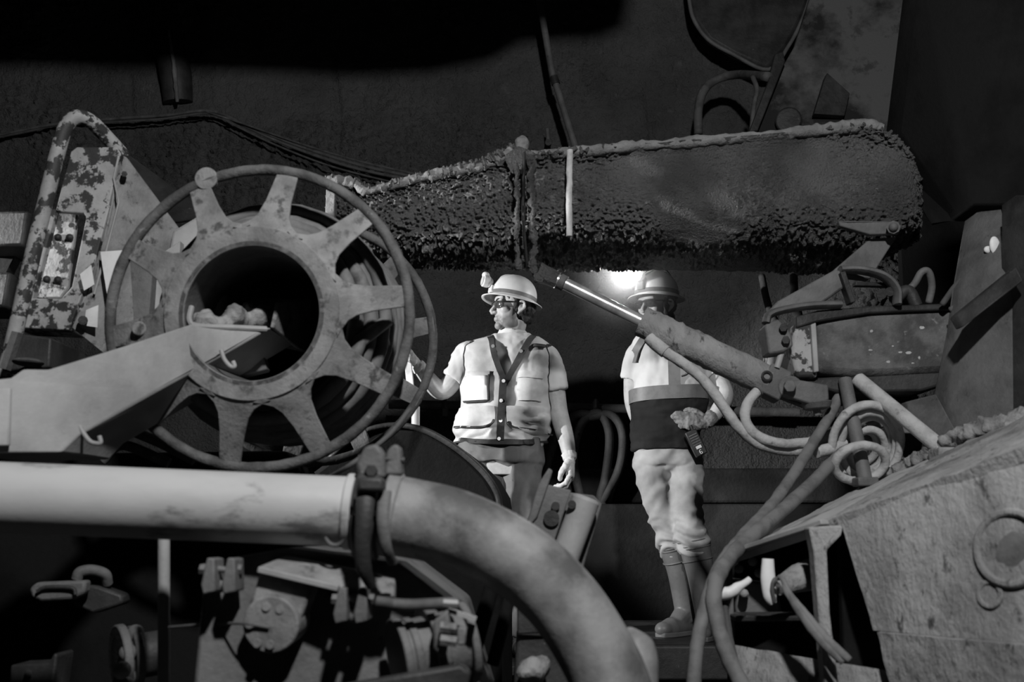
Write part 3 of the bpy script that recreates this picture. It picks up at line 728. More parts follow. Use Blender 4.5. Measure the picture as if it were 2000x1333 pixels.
fb = thing('foot_block', 'low steel block at the bottom left corner', 'steel block', P(60, 1400, 2.6))
plate([(20, 1300, 2.6), (95, 1296, 2.6), (105, 1276, 2.6), (112, 1280, 2.6), (95, 1400, 2.6), (15, 1400, 2.6)], .1, 'block', M['steel_dark'], fb, 0.006)
b = MB(); b.cyl(P(55, 1316, 2.6), P(55, 1316, 2.58), PX(6, 2.6), seg=12); b.build('bolt', M['steel_mid'], fb)
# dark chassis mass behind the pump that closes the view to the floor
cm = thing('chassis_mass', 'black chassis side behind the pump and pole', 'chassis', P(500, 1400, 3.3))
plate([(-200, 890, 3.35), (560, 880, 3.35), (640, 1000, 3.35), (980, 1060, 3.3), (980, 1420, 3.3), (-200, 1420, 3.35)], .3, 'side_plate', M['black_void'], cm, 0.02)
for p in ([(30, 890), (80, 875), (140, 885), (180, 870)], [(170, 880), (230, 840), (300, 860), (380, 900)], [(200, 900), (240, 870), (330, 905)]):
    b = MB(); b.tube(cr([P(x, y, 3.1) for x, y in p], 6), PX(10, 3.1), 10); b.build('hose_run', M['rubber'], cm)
# ------------------------------------------------------------------ hydraulic cylinder in front of the second worker
hc = thing('hydraulic_cylinder', 'dusty hydraulic cylinder with polished rod crossing the second worker', 'hydraulic cylinder', P(1400, 790, 3.58))
p0, p1, p2, p3 = P(1070, 538, 3.62), P(1252, 628, 3.6), P(1500, 745, 3.57), P(1560, 770, 3.55)
b = MB(); b.cyl(p0, p1 + (p2 - p1) * .05, PX(12.5, 3.6), seg=28); b.build('rod', M['chrome'], hc)
b = MB(); b.tube([P(1052, 533, 3.62), P(1062, 536, 3.62), P(1088, 548, 3.62)], [PX(22, 3.6), PX(19, 3.6), PX(17, 3.6)], 20)
b.build('rod_end', M['crust'], hc, disp=lambda co, no: fbm(co, 40, 2, 3) * .02)
b = MB(); b.cyl(P(1092, 549, 3.617), P(1104, 555, 3.615), PX(16, 3.6), seg=28); b.build('rod_collar', M['steel_mid'], hc, bevel=0.003)
d = (p2 - p1).normalized()
b = MB(); b.tube([p1 + d * (k / 40) * (p2 - p1).length for k in range(41)], PX(30, 3.58), 40)
b.build('barrel', M['chassis'], hc, disp=lambda co, no: np.clip(fbm(co, 45, 2, 5) * 2, 0, 1) * np.clip((co[:, 0] * -1 + 1.0) * 2, 0.15, 1) * .012, sharp=50)
b = MB(); b.box(p2 + d * .02, (.08, .10, .115), d, (0, 0, 1)); eb = b.build('end_block', M['steel_mid'], hc, bevel=0.006)
q = P(1498, 735, 3.51); b = MB(); b.torus(q, (0, 1, 0), .016, .005, 20, 6); b.build('port_plug', M['steel_dark'], eb)
b = MB(); b.cyl(p2 + d * .05, P(1548, 766, 3.55), PX(17, 3.55)); b.build('rear_neck', M['steel_mid'], hc)
cv = thing('clevis_bracket', 'steel clevis with pin holding the lower cylinder end', 'clevis', P(1575, 800, 3.5))
b = MB(); b.tube([P(1543, 757, 3.50), P(1548, 760, 3.62)], PX(23, 3.5), 24); b.build('clevis_eye', M['steel_mid'], cv, bevel=0.006)
plate([(1535, 745, 3.48), (1560, 742, 3.48), (1618, 752, 3.48), (1620, 782, 3.48), (1590, 792, 3.48), (1530, 772, 3.48)], .03, 'clevis_ear', M['steel_mid'], cv, 0.006)
plate([(1520, 765, 3.63), (1575, 790, 3.63), (1575, 798, 3.63), (1516, 775, 3.63)], .03, 'clevis_ear', M['steel_mid'], cv, 0.006)
b = MB(); b.cyl(P(1543, 755, 3.44), P(1543, 755, 3.52), PX(12, 3.5), seg=6); b.build('clevis_pin', M['steel_mid'], cv, bevel=0.003)
b = MB(); b.tube([P(1594, 786, 3.52), P(1596, 800, 3.52)], [PX(28, 3.8), PX(22, 3.8)], 20); b.build('pivot_disc', M['steel_mid'], cv, bevel=0.004)
b = MB(); b.cyl(P(1594, 798, 3.52), P(1598, 812, 3.52), PX(7, 3.8), seg=6); b.build('pivot_nut', M['steel_mid'], cv)

# hydraulic hoses
def hose(p, w, m, label, name='hydraulic_hose', Y=None, n=8, disp=None):
    b = MB(); b.tube(cr([P(*(q if len(q) == 3 else (q[0], q[1], Y))) for q in p], n), PX(w, p[0][2] if len(p[0]) == 3 else Y), 12)
    return tag(b.build(name, m, sharp=0, disp=disp), label, 'hose', 'hydraulic hoses of the drive arm')
rough = lambda co, no: fbm(co, 45, 2, 8) * .004
h1 = hose([(1276, 668, 3.56), (1300, 688, 3.55), (1340, 714, 3.54), (1375, 745, 3.53), (1410, 790, 3.52), (1440, 832, 3.52), (1480, 866, 3.54), (1530, 880, 3.58), (1590, 876, 3.62), (1640, 856, 3.66), (1690, 838, 3.66), (1740, 820, 3.7), (1790, 818, 3.78)], 10.5, M['hose_pale'], 'pale hose looping from under the cylinder barrel to the coil', disp=rough)
b = MB(); b.tube([P(1268, 660, 3.57), P(1280, 672, 3.56), P(1300, 688, 3.55)], PX(13, 3.55), 12); b.build('hose_fitting', M['hose_pale'], h1)
h2 = hose([(1500, 752, 3.56), (1478, 766, 3.54), (1460, 790, 3.52), (1456, 820, 3.51), (1476, 850, 3.52), (1520, 866, 3.54), (1580, 864, 3.6), (1640, 842, 3.64), (1700, 814, 3.66), (1760, 795, 3.72), (1810, 800, 3.78)], 10, M['hose_pale'], 'pale hose dropping from the cylinder end block and joining the loop', disp=rough)
b = MB(); b.tube([P(1503, 750, 3.56), P(1488, 758, 3.55), P(1478, 766, 3.54)], PX(13, 3.55), 12); b.build('hose_fitting', M['steel_mid'], h2)
b = MB()
b.torus(P(1672, 836, 3.65), P(1690, 830, 3.65) - P(1650, 848, 3.65), PX(17, 3.65), PX(5, 3.65), 20, 8)
tag(b.build('hose_tie', M['rubber']), 'dark tie band around the two looping hoses', 'tie band')
hose([(1640, 772, 3.6), (1622, 810, 3.55), (1585, 870, 3.45), (1545, 935, 3.3), (1505, 990, 3.15), (1450, 1050, 2.95), (1405, 1110, 2.8), (1380, 1180, 2.72), (1362, 1260, 2.68), (1354, 1345, 2.66)], 10, M['rubber_reel'], 'long grey hose hanging from the drive and reaching leftmost at the bottom', disp=rough)
hose([(1720, 850, 3.7), (1680, 862, 3.6), (1630, 900, 3.45), (1580, 950, 3.3), (1520, 1005, 3.12), (1450, 1064, 2.9), (1405, 1120, 2.76), (1395, 1170, 2.70), (1404, 1230, 2.68), (1425, 1290, 2.66), (1455, 1350, 2.64)], 11, M['rubber_reel'], 'long grey hose sweeping along the chassis corner and down to the right', disp=rough)
hose([(1408, 1130, 2.80), (1415, 1180, 2.78), (1422, 1230, 2.78), (1436, 1290, 2.78)], 6, M['rubber'], 'short thin hose behind the chassis corner')
hose([(1488, 540, 5.2), (1496, 580, 5.1), (1505, 610, 4.9), (1520, 640, 4.4)], 7, M['rubber'], 'dark hose hanging between boom and drive bracket')
hose([(1550, 540, 4.9), (1552, 580, 4.8), (1560, 620, 4.5)], 8, M['rubber'], 'dark hose hanging just right of the drive bracket tip')
# hose coil
for k, (cx, cy, rx, ry, rot) in enumerate(((1692, 868, 66, 78, .25), (1696, 870, 54, 66, .3), (1700, 868, 43, 54, .2), (1694, 880, 34, 42, .3), (1690, 872, 24, 30, .2), (1680, 905, 50, 34, -.2))):
    pts = []
    for j in range(41):
        a = 2 * PI * j / 40
        x, y = rx * math.cos(a), ry * math.sin(a)
        pts.append(P(cx + x * math.cos(rot) - y * math.sin(rot), cy + x * math.sin(rot) + y * math.cos(rot), 3.50 + .03 * k * (1 if k < 5 else -.5) + .05 * math.sin(a)))
    b = MB(); b.tube(pts[:-1], PX(8.5, 3.5), 10, closed=True)
    tag(b.build('coiled_hose', M['hose_pale'], sharp=0, disp=rough), ['outermost loop of the hose coil hung under the drive', 'second loop inwards of the hose coil under the drive', 'middle loop of the hose coil under the drive',
        'second smallest loop of the hose coil under the drive', 'smallest innermost loop of the hose coil under the drive', 'lowest flat loop hanging at the front of the hose coil'][k], 'hose', 'loops of the hose coil')
b = MB(); b.tube([P(1594, 884, 3.5), P(1620, 878, 3.52), P(1650, 868, 3.55)], PX(12, 3.5), 14)
tag(b.build('hose_end', M['hose_pale'], bevel=0.002), 'cut pale hose end poking left out of the coil', 'hose')

# struts
st = thing('support_strut', 'pale round strut slanting from the drive down to the chassis', 'strut', P(1845, 885, 3.3))
b = MB(); b.cyl(P(1676, 742, 3.55), P(1848, 884, 3.25), PX(15, 3.4), seg=22); b.build('strut_bar', M['hose_pale'], st, disp=rough)
b = MB(); b.box(P(1850, 888, 3.24), (.09, .09, .04)); b.build('strut_foot', M['mud'], st, bevel=.006)
st = thing('support_strut', 'dark strut standing in front of the hose coil', 'strut', P(1690, 940, 3.4))
b = MB(); b.cyl(P(1650, 742, 3.55), P(1690, 938, 3.42), PX(13, 3.5), seg=20); b.build('strut_bar', M['steel_mid'], st)
b = MB(); b.box(P(1690, 942, 3.42), (.07, .07, .03)); b.build('strut_foot', M['steel_mid'], st, bevel=.005)

# ------------------------------------------------------------------ slewing drive under the boom
dr = thing('slewing_drive', 'worn steel slewing drive housing under the boom end', 'drive housing', P(1710, 745, 3.8))
YD = 3.55
def rbox(px, Y, th, name, m, bev=0.01, par=None, ext=None):
    return plate([(x, y, Y) for x, y in px], th, name, m, par or dr, bev, ext)
rbox([(1590, 628), (1640, 614), (1720, 604), (1868, 598), (1876, 610), (1878, 700), (1858, 728), (1680, 736), (1594, 728)], YD, .45, 'housing', M['rust'], 0.03)
rbox([(1552, 632), (1592, 624), (1598, 738), (1556, 738), (1546, 690)], YD - .01, .45, 'housing_end', M['paint_worn'], 0.012)
rbox([(1584, 634), (1594, 630), (1600, 726), (1590, 728)], YD - .03, .03, 'flange_rib', M['paint_pale'], 0.004)
rbox([(1546, 730), (1600, 738), (1720, 732), (1880, 716), (1890, 738), (1800, 765), (1640, 768), (1560, 748)], YD + .02, .40, 'under_plate', M['steel_dark'], 0.01)
rbox([(1555, 618), (1600, 606), (1700, 598), (1878, 592), (1880, 604), (1700, 612), (1600, 628), (1556, 640)], YD - .02, .45, 'top_flange', M['steel_dark'], 0.006)
rbox([(1494, 634), (1520, 622), (1546, 650), (1550, 676), (1530, 688), (1502, 692)], YD - .05, .10, 'end_cap', M['steel_mid'], 0.008)
b = MB(); b.cyl(P(1528, 684, YD - .02), P(1517, 720, YD - .03), PX(6, YD)); b.build('drain_stub', M['paint_pale'], dr)
b = MB(); b.tube(cr([P(1496, 632, YD - .03), P(1502, 616, YD - .03), P(1530, 606, YD - .03), P(1580, 598, YD - .03), P(1640, 596, YD - .02)], 6), PX(8, YD), 10, flat=2.0, up=(0, 0, 1)); b.build('cap_rim', M['steel_mid'], dr)
for x, y, r in ((1530, 640, 8), (1535, 664, 8)):
    b = MB(); b.cyl(P(x, y, YD - .03), P(x, y, YD - .075), PX(r, YD), seg=6); b.build('bolt', M['steel_dark'], dr)
rr_ = random.Random(5)
for k in range(9):
    x, y = rr_.uniform(1700, 1820), rr_.uniform(630, 710); w = rr_.uniform(3, 8); h = rr_.uniform(1.5, 4)
    b = MB(); b.prism([P(x + w * math.cos(a) * rr_.uniform(.6, 1), y + h * math.sin(a) * rr_.uniform(.6, 1), YD - .001) for a in np.linspace(0, 2 * PI, 7)[:-1]], (0, .004, 0)); b.build('mud_fleck', M['hose_pale'], dr)
# swing arm bracket on top
ab = thing('swing_bracket', 'triangular steel bracket and arm joining the drive to the boom', 'bracket', P(1620, 600, 3.6))
YA = 3.52
plate([(1498, 612, YA), (1520, 588, YA), (1632, 526, YA), (1648, 530, YA), (1652, 560, YA), (1600, 596, YA), (1540, 606, YA)], .06, 'gusset', M['steel_mid'], ab, 0.008)
plate([(1628, 528, YA + .02), (1700, 466, YA + .10), (1752, 462, YA + .10), (1700, 545, YA + .08), (1660, 540, YA + .03)], .05, 'arm', M['steel_mid'], ab, 0.006)
b = MB(); b.tube(cr([P(1640, 528, YA), P(1680, 528, YA), P(1725, 540, YA), P(1750, 566, YA), P(1752, 596, YA)], 7), PX(8, YA), 10, flat=2.2, up=(0, 0, 1)); b.build('arch_bar', M['steel_mid'], ab)
b = MB(); b.bar(P(1642, 534, YA), P(1662, 594, YA), .05, .02, (1, 0, 0)); b.build('web_bar', M['steel_dark'], ab, bevel=0.003)
b = MB(); b.bar(P(1668, 556, YA + .03), P(1740, 558, YA + .05), .03, .015); b.build('web_bar', M['steel_dark'], ab, bevel=0.003)
for x, y in ((1722, 576), (1738, 570)):
    b = MB(); b.cyl(P(x, y, YA + .0), P(x, y, YA + .05), PX(9, YA), seg=14); b.build('bolt', M['steel_dark'], ab)
hose([(1762, 576, 3.6), (1785, 556, 3.58), (1800, 532, 3.56), (1814, 532, 3.56), (1820, 560, 3.58), (1814, 592, 3.6)], 7, M['steel_mid'], 'small grey hose loop standing on top of the drive housing', 'hose_loop')
hose([(1840, 596, 3.5), (1866, 560, 3.45), (1890, 540, 3.4), (1896, 556, 3.4), (1878, 590, 3.42), (1856, 606, 3.45)], 6, M['rubber'], 'dark hose loop between drive housing and mast', 'hose_loop')
b = MB(); b.tube(cr([P(1745, 590, 3.56), P(1765, 570, 3.56), P(1778, 572, 3.56), P(1790, 598, 3.56)], 6), PX(12, 3.5), 12)
tag(b.build('hose_union', M['steel_dark']), 'dark curved hose union beside the swing bracket', 'hose union')

# ------------------------------------------------------------------ mast column at the right edge
mc = thing('mast_column', 'rusty steel mast column at the right picture edge', 'mast', P(1930, 850, 3.2))
YM = 3.15
plate([(1884, 560, YM + .2), (1910, 400, YM + .35), (1950, 380, YM + .3), (1986, 540, YM), (1984, 842, YM), (1868, 846, YM + .12), (1846, 770, YM + .25), (1872, 640, YM + .22)], .1, 'mast_plate', M['steel_mid'], mc, 0.006)
plate([(1984, 380, YM - .01), (2100, 380, YM - .2), (2100, 850, YM - .2), (1984, 842, YM - .01)], .1, 'side_plate', M['steel_dark'], mc, 0.006)
plate([(1985, 520, YM - .08), (2000, 548, YM - .1), (1880, 640, YM + .0), (1866, 616, YM + .05)], .05, 'brace', M['steel_dark'], mc, 0.006)
b = MB(); b.ell(P(1943, 480, YM + .16), (PX(11, YM), .008, PX(20, YM))); b.ell(P(1930, 488, YM + .18), (PX(9, YM), .008, PX(8, YM))); b.build('paint_splash', M['white_paint'], mc)
plate([(1770, 785, 3.5), (1830, 770, 3.45), (1872, 850, 3.2), (1850, 868, 3.25), (1776, 830, 3.5)], .06, 'gusset', M['steel_mid'], mc, 0.006)
plate([(1740, 765, 3.75), (1790, 760, 3.75), (1800, 880, 3.7), (1760, 900, 3.7), (1744, 860, 3.75)], .04, 'rear_post', M['steel_mid'], mc, 0.006)
# near-black sheets added to paint the shade of the upper right corner
ub = thing('shade_sheets', 'near-black sheets standing in for the shade of the upper right corner', 'shade sheet', P(1900, 400, 3.4))
plate([(1800, -60, 3.6), (2150, -60, 3.1), (2150, 400, 3.1), (1900, 400, 3.45), (1862, 410, 3.6), (1760, 262, 3.75)], .2, 'shade_sheet', M['black_void'], ub, 0.01)
plate([(1745, 200, 5.3), (2200, 150, 5.2), (2200, 720, 5.2), (1770, 720, 5.3)], .05, 'rear_shade_sheet', M['black_void'], ub, 0.006)
# stained shield plate, upper right
sp = thing('shield_plate', 'tall stained shield plate slanting above the boom end', 'shield plate', P(1620, 250, 4.9))
YS = 5.6
plate([(1600, -60, YS), (1850, -60, YS - .1), (1800, 120, YS - .1), (1752, 262, YS - .1), (1462, 268, YS), (1500, 180, YS), (1552, 90, YS)], .05, 'plate', mat('stained_plate', 0.10, 0.015, 2.6, 0.44, 0.58, 0.8, bump=0.3, c3=0.05, s3=6, lo3=0.55, hi3=0.62), sp, 0.008)
plate([(1612, 150, YS - .12), (1616, 142, YS - .12), (1660, 182, YS - .12), (1650, 226, YS - .12), (1590, 222, YS - .12)], .05, 'hatch', M['steel_dark'], sp, 0.004)
b = MB(); b.cyl(P(1540, 235, YS - .1), P(1540, 235, YS), PX(26, YS), seg=24); b.build('hub_cap', M['steel_dark'], sp, bevel=0.01)
plate([(1514, 104, YS - .08), (1530, 100, YS - .08), (1534, 120, YS - .08), (1480, 256, YS - .08), (1464, 256, YS - .08), (1500, 160, YS - .08)], .04, 'edge_bracket', M['steel_dark'], sp, 0.006)
cs = thing('curved_shield', 'smooth dark rounded shield hanging from the roof beside the shield plate', 'shield', P(1450, 100, 6.25))
pts = [(1340, -60), (1346, 0), (1356, 40), (1384, 78), (1430, 105), (1500, 136), (1540, 90), (1570, 30), (1600, -60)]
b = MB(); b.prism([P(x, y, 6.25) for x, y in pts], (0, .08, 0)); b.build('shield_skin', M['steel_dark'], cs, bevel=.03)
b = MB(); b.tube(cr([P(x, y, 6.24) for x, y in pts], 6), .014, 8); b.build('shield_edge', M['steel_mid'], cs, sharp=0)
hose([(1364, 262, 6.1), (1364, 215, 6.1), (1374, 178, 6.1), (1400, 155, 6.1), (1440, 146, 6.0), (1500, 150, 5.52)], 9, M['rubber'], 'dark hose arching from the boom rim to the shield bracket', 'arched_hose')
hose([(1470, 150, 5.62), (1478, 175, 5.6), (1472, 210, 5.6), (1468, 256, 5.6)], 5, M['rubber'], 'thin dark hose beside the shield bracket', 'arched_hose')

# ------------------------------------------------------------------ chassis block, lower right foreground
ch = thing('chassis_block', 'big dusty chassis block in the lower right foreground', 'chassis', P(1800, 1400, 2.5))
rgh = lambda co, no: fbm(co, 30, 3, 4) * .006
def panel(corners, nu, nv, name, m, amp=.006, th=.03, seed=4):
    """bent quad panel with a rough dusted surface"""
    a, b_, c, d = [P(*q) for q in corners]
    mb = MB(); vs = []
    nrm = (b_ - a).cross(d - a).normalized()
    for j in range(nv + 1):
        for i in range(nu + 1):
            u, v = i / nu, j / nv
            vs.append(a * (1 - u) * (1 - v) + b_ * u * (1 - v) + c * u * v + d * (1 - u) * v)
    arr = np.array([tuple(p) for p in vs]); off = fbm(arr, 16, 4, seed) * amp * 2
    front = [p + nrm * o for p, o in zip(vs, off)]
    back = [p - nrm * th for p in vs]; n = len(vs); W_ = nu + 1; fs = []
    for j in range(nv):
        for i in range(nu):
            q = (j * W_ + i, j * W_ + i + 1, (j + 1) * W_ + i + 1, (j + 1) * W_ + i)
            fs.append(q); fs.append(tuple(n + k for k in reversed(q)))
    rim = [i for i in range(W_)] + [j * W_ + nu for j in range(1, nv + 1)] + [nv * W_ + i for i in range(nu - 1, -1, -1)] + [j * W_ for j in range(nv - 1, 0, -1)]
    for k in range(len(rim)):
        fs.append((rim[k], n + rim[k], n + rim[(k + 1) % len(rim)], rim[(k + 1) % len(rim)]))
    mb.add(front + back, fs)
    return mb.build(name, m, ch, sharp=50)
# side face: counter-clockwise seen from the camera so that the normal points at the viewer
panel([(1706, 1232, 2.50), (2060, 1262, 2.12), (2060, 845, 2.16), (1643, 1024, 2.56)], 90, 70, 'side_panel', M['chassis'], .0025)
panel([(1760, 1420, 2.46), (2060, 1420, 2.10), (2060, 1266, 2.10), (1712, 1236, 2.48)], 70, 40, 'lower_panel', M['chassis'], .004, seed=9)
# sloping top deck
panel([(1424, 1082, 2.98), (1612, 1018, 2.62), (1880, 872, 3.2), (1690, 948, 3.62)], 60, 60, 'deck_panel', M['paint_pipe'], .004, seed=12)  # paler paint puts the lit look of the deck into its colour
panel([(1606, 1022, 2.62), (2060, 852, 2.14), (2060, 790, 2.9), (1850, 880, 3.2)], 70, 50, 'deck_panel', M['chassis'], .005, seed=15)
b = MB(); b.tube(cr([P(1690, 950, 3.55), P(1780, 905, 3.4), P(1870, 855, 3.2), P(1985, 826, 3.05), P(2060, 800, 3.0)], 14), [.015, .02, .03, .035, .03], 12)
b.build('rubble_ridge', M['mud'], ch, remesh=.012, disp=lambda co, no: fbm(co, 50, 3, 6) * .032, sharp=0)
b = MB(); b.bar(P(1682, 968, 3.25), P(1800, 930, 3.2), .03, .012); b.build('loose_strip', M['paint_pipe'], ch, bevel=.003)
b = MB(); b.tube([P(1800, 972, 2.6), P(1900, 930, 2.5), P(2050, 868, 2.3)], .009, 8); b.build('seam_bead', M['steel_dark'], ch)
# corner post and frame of the open tool bay
plate([(1580, 1030, 2.58), (1648, 1026, 2.56), (1644, 1046, 2.55), (1616, 1075, 2.56), (1622, 1200, 2.55), (1640, 1345, 2.54), (1612, 1345, 2.54), (1598, 1180, 2.56), (1590, 1080, 2.58)], .05, 'corner_post', M['chassis'], ch, .006)
plate([(1640, 1040, 2.70), (1700, 1040, 2.66), (1760, 1345, 2.62), (1650, 1345, 2.68)], .03, 'post_web', M['black_void'], ch)
b = MB(); b.bar(P(1418, 1084, 2.96), P(1612, 1020, 2.60), .03, .014); b.build('bay_lintel', M['paint_pale'], ch, bevel=.003)
plate([(1418, 1084, 2.96), (1430, 1082, 2.96), (1436, 1250, 2.95), (1424, 1262, 2.95)], .06, 'bay_jamb', M['steel_mid'], ch, .004)
plate([(1430, 1130, 3.0), (1520, 1140, 3.0), (1530, 1205, 3.0), (1440, 1215, 3.0)], .08, 'bay_shelf_box', M['steel_mid'], ch, .01)
plate([(1436, 1204, 2.88), (1600, 1204, 2.72), (1602, 1214, 2.72), (1438, 1216, 2.88)], .16, 'bay_shelf', M['steel_dark'], ch, .004)
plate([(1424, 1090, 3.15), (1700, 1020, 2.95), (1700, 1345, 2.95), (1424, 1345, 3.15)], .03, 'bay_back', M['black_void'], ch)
panel([(1440, 1330, 2.8), (1810, 1420, 2.42), (1800, 1322, 2.46), (1436, 1262, 2.84)], 60, 14, 'sill_beam', M['chassis'], .01, .05, seed=19)
for x, y in ((1443, 1112), (1482, 1120), (1453, 1160), (1470, 1098)):
    b = MB(); b.cyl(P(x, y, 2.95), P(x, y, 3.0), PX(9, 2.9), seg=8); b.ell(P(x, y, 2.95), (PX(8, 2.9),) * 3); b.build('bolt', M['mud'], ch)
# sight glass / round port
_a, _b, _c = P(1706, 1232, 2.50), P(2060, 1262, 2.12), P(2060, 845, 2.16)
nrm = (_b - _a).cross(_c - _b).normalized()
if nrm.y < 0: nrm = -nrm
def on_panel(px, py):
    r = P(px, py, 1.0) - CAM
    return CAM + r * ((_a - CAM).dot(nrm) / r.dot(nrm))
pc_ = on_panel(1976, 1072)
b = MB(); b.ring(pc_ - nrm * .014, nrm, PX(76, 2.2), PX(60, 2.2), .05, 48); rp_ = b.build('round_port', M['chassis'], ch, bevel=.006)
b = MB(); b.ell(pc_ + nrm * .012, (PX(56, 2.17), PX(56, 2.17), .02), ax=(frame(nrm)[0], frame(nrm)[1], nrm), seg=32); b.build('port_cap', M['steel_mid'], rp_)
b = MB(); q = on_panel(1935, 1162); b.ring(q - nrm * .008, nrm, PX(28, 2.2), PX(18, 2.2), .03, 28); b.build('small_ring', M['chassis'], ch, bevel=.003)

# things in the tool bay
b = MB(); b.tube(cr([P(1396, 1148, 2.78), P(1402, 1160, 2.77), P(1424, 1158, 2.76), P(1446, 1146, 2.76), P(1464, 1132, 2.77)], 8), [PX(9, 2.8), PX(13, 2.8), PX(11, 2.8), PX(9, 2.8), PX(5, 2.8)], 14)
tag(b.build('tow_hook', M['white_paint'], disp=rough), 'white painted horn-shaped hook on the chassis corner', 'hook')
hd = thing('lever_handle', 'white upright lever handle in the open tool bay', 'handle', P(1505, 1185, 2.7))
b = MB(); b.tube(cr([P(1500, 1092, 2.66), P(1500, 1130, 2.66), P(1504, 1165, 2.66), P(1510, 1180, 2.66)], 6), [PX(11, 2.66), PX(14, 2.66), PX(13, 2.66), PX(7, 2.66)], 14, flat=.7, up=(1, 0, 0)); b.build('grip', M['white_paint'], hd)
b = MB(); b.tube(cr([P(1512, 1176, 2.65), P(1508, 1150, 2.64), P(1512, 1134, 2.64), P(1522, 1130, 2.66)], 6), PX(4, 2.6), 8); b.build('grip_loop', M['rubber'], hd)
b = MB(); b.tube([P(1516, 1150, 2.70), P(1560, 1130, 2.74), P(1590, 1122, 2.78)], [PX(16, 2.7), PX(26, 2.7), PX(30, 2.7)], 16); b.build('lever_hub', M['mud'], hd, disp=lambda co, no: fbm(co, 30, 2, 3) * .015)
b = MB(); b.tube(cr([P(1516, 1136, 2.62), P(1528, 1130, 2.6), P(1540, 1160, 2.57), P(1575, 1205, 2.54), P(1615, 1250, 2.5), P(1660, 1290, 2.47)], 8), [PX(4, 2.6), PX(5, 2.6), PX(8, 2.6), PX(9, 2.6), PX(6, 2.6)], 12, flat=.5, up=(0, 1, 0))
b.tube(cr([P(1514, 1140, 2.63), P(1524, 1128, 2.6), P(1546, 1172, 2.56), P(1566, 1204, 2.53), P(1606, 1256, 2.49), P(1646, 1296, 2.46)], 8), [PX(4, 2.6), PX(5, 2.6), PX(7, 2.6), PX(8, 2.6), PX(5, 2.6)], 10, flat=.5, up=(0, 1, 0))
tag(b.build('lashing_strap', M['rubber_reel'], sharp=0, disp=rough), 'twisted grey strap tied from the white handle to the post foot', 'strap')
# ------------------------------------------------------------------ people
M['skin'] = mat('skin', 0.46, 0.40, 25, rough=0.5, bump=0.05, bscale=200, bdist=0.003, spec=0.35)
M['_stubble'] = mat('skin_stubble', 0.24, 0.34, 60, 0.4, 0.6, rough=0.6, bump=0.1, bscale=300, bdist=0.002)
M['hair'] = mat('dark_hair', 0.018, 0.035, 80, rough=0.5, bump=0.8, bscale=160, bdist=0.006, stretch=(1, 1, .4))
M['vest'] = mat('faded_vest_cloth', 0.52, 0.42, 7, rough=0.9, bump=0.25, bscale=500, bdist=0.002, c3=0.30, s3=11, lo3=0.64, hi3=0.74, spec=0.1)
M['vest_trim'] = mat('dark_vest_tape', 0.05, 0.035, 20, rough=0.8, bump=0.1, spec=0.2)
M['tshirt'] = mat('pale_tshirt', 0.60, 0.54, 6, rough=0.95, bump=0.1, bscale=500, bdist=0.002, spec=0.1)
M['jeans'] = mat('worn_denim', 0.11, 0.17, 6, 0.4, 0.65, 0.95, bump=0.3, bscale=600, bdist=0.002, c3=0.11, s3=30, lo3=0.6, hi3=0.7, spec=0.1)
M['jeans_light'] = mat('light_denim', 0.40, 0.30, 6, 0.4, 0.65, 0.95, bump=0.3, bscale=600, bdist=0.002, spec=0.1)
M['helmet'] = mat('scuffed_helmet', 0.66, 0.58, 9, rough=0.4, bump=0.04, bscale=60, c3=0.30, s3=26, lo3=0.68, hi3=0.72, spec=0.45)
M['glove'] = mat('pale_glove', 0.62, 0.5, 30, rough=0.9, bump=0.3, bscale=200, bdist=0.003, spec=0.1)
M['glove_dark'] = mat('grey_glove', 0.20, 0.11, 30, rough=0.9, bump=0.3, bscale=200, bdist=0.003, spec=0.1)
M['hivis'] = mat('hivis_cloth', 0.56, 0.50, 6, rough=0.9, bump=0.15, bscale=400, bdist=0.002, spec=0.1)
M['navy'] = mat('navy_cloth', 0.022, 0.016, 6, rough=0.9, bump=0.2, bscale=300, bdist=0.002, spec=0.15)
M['reflective'] = mat('grey_reflective_tape', 0.16, 0.13, 20, rough=0.5, bump=0.05, spec=0.3)
M['boot'] = mat('rubber_boot', 0.10, 0.16, 6, 0.4, 0.7, 0.45, bump=0.1, bscale=60, c3=0.13, s3=20, lo3=0.65, hi3=0.75, spec=0.4)
M['black_plastic'] = mat('black_plastic', 0.02, 0.03, 20, rough=0.35, bump=0.05, spec=0.5)
M['white_plastic'] = mat('white_plastic', 0.72, 0.66, 12, rough=0.35, bump=0.03, spec=0.4)
M['eye_white'] = mat('eye_white', 0.75, 0.72, 10, rough=0.2, bump=0)
M['eye_dark'] = mat('eye_dark', 0.02, 0.015, 10, rough=0.15, bump=0)
M['snap'] = mat('metal_snap', 0.8, 0.7, 10, rough=0.3, metal=0.6, bump=0)
def glass_mat(name, tint, alpha):
    m = bpy.data.materials.new(name); m.use_nodes = True; nt = m.node_tree
    b = nt.nodes['Principled BSDF']; b.inputs['Base Color'].default_value = (tint, tint, tint, 1)
    b.inputs['Roughness'].default_value = 0.08; b.inputs['Alpha'].default_value = alpha; b.inputs['Specular IOR Level'].default_value = 0.6
    return m
M['lens'] = glass_mat('smoked_lens', 0.05, 0.55)
def emit_mat(name, s):
    m = bpy.data.materials.new(name); m.use_nodes = True; nt = m.node_tree
    b = nt.nodes['Principled BSDF']; b.inputs['Emission Color'].default_value = (1, 1, 1, 1); b.inputs['Emission Strength'].default_value = s
    b.inputs['Base Color'].default_value = (.8, .8, .8, 1)
    return m
M['lamp_on'] = emit_mat('headlamp_glow', 60.0)
M['lamp_glass'] = mat('headlamp_glass', 0.5, 0.6, 10, rough=0.1, bump=0)

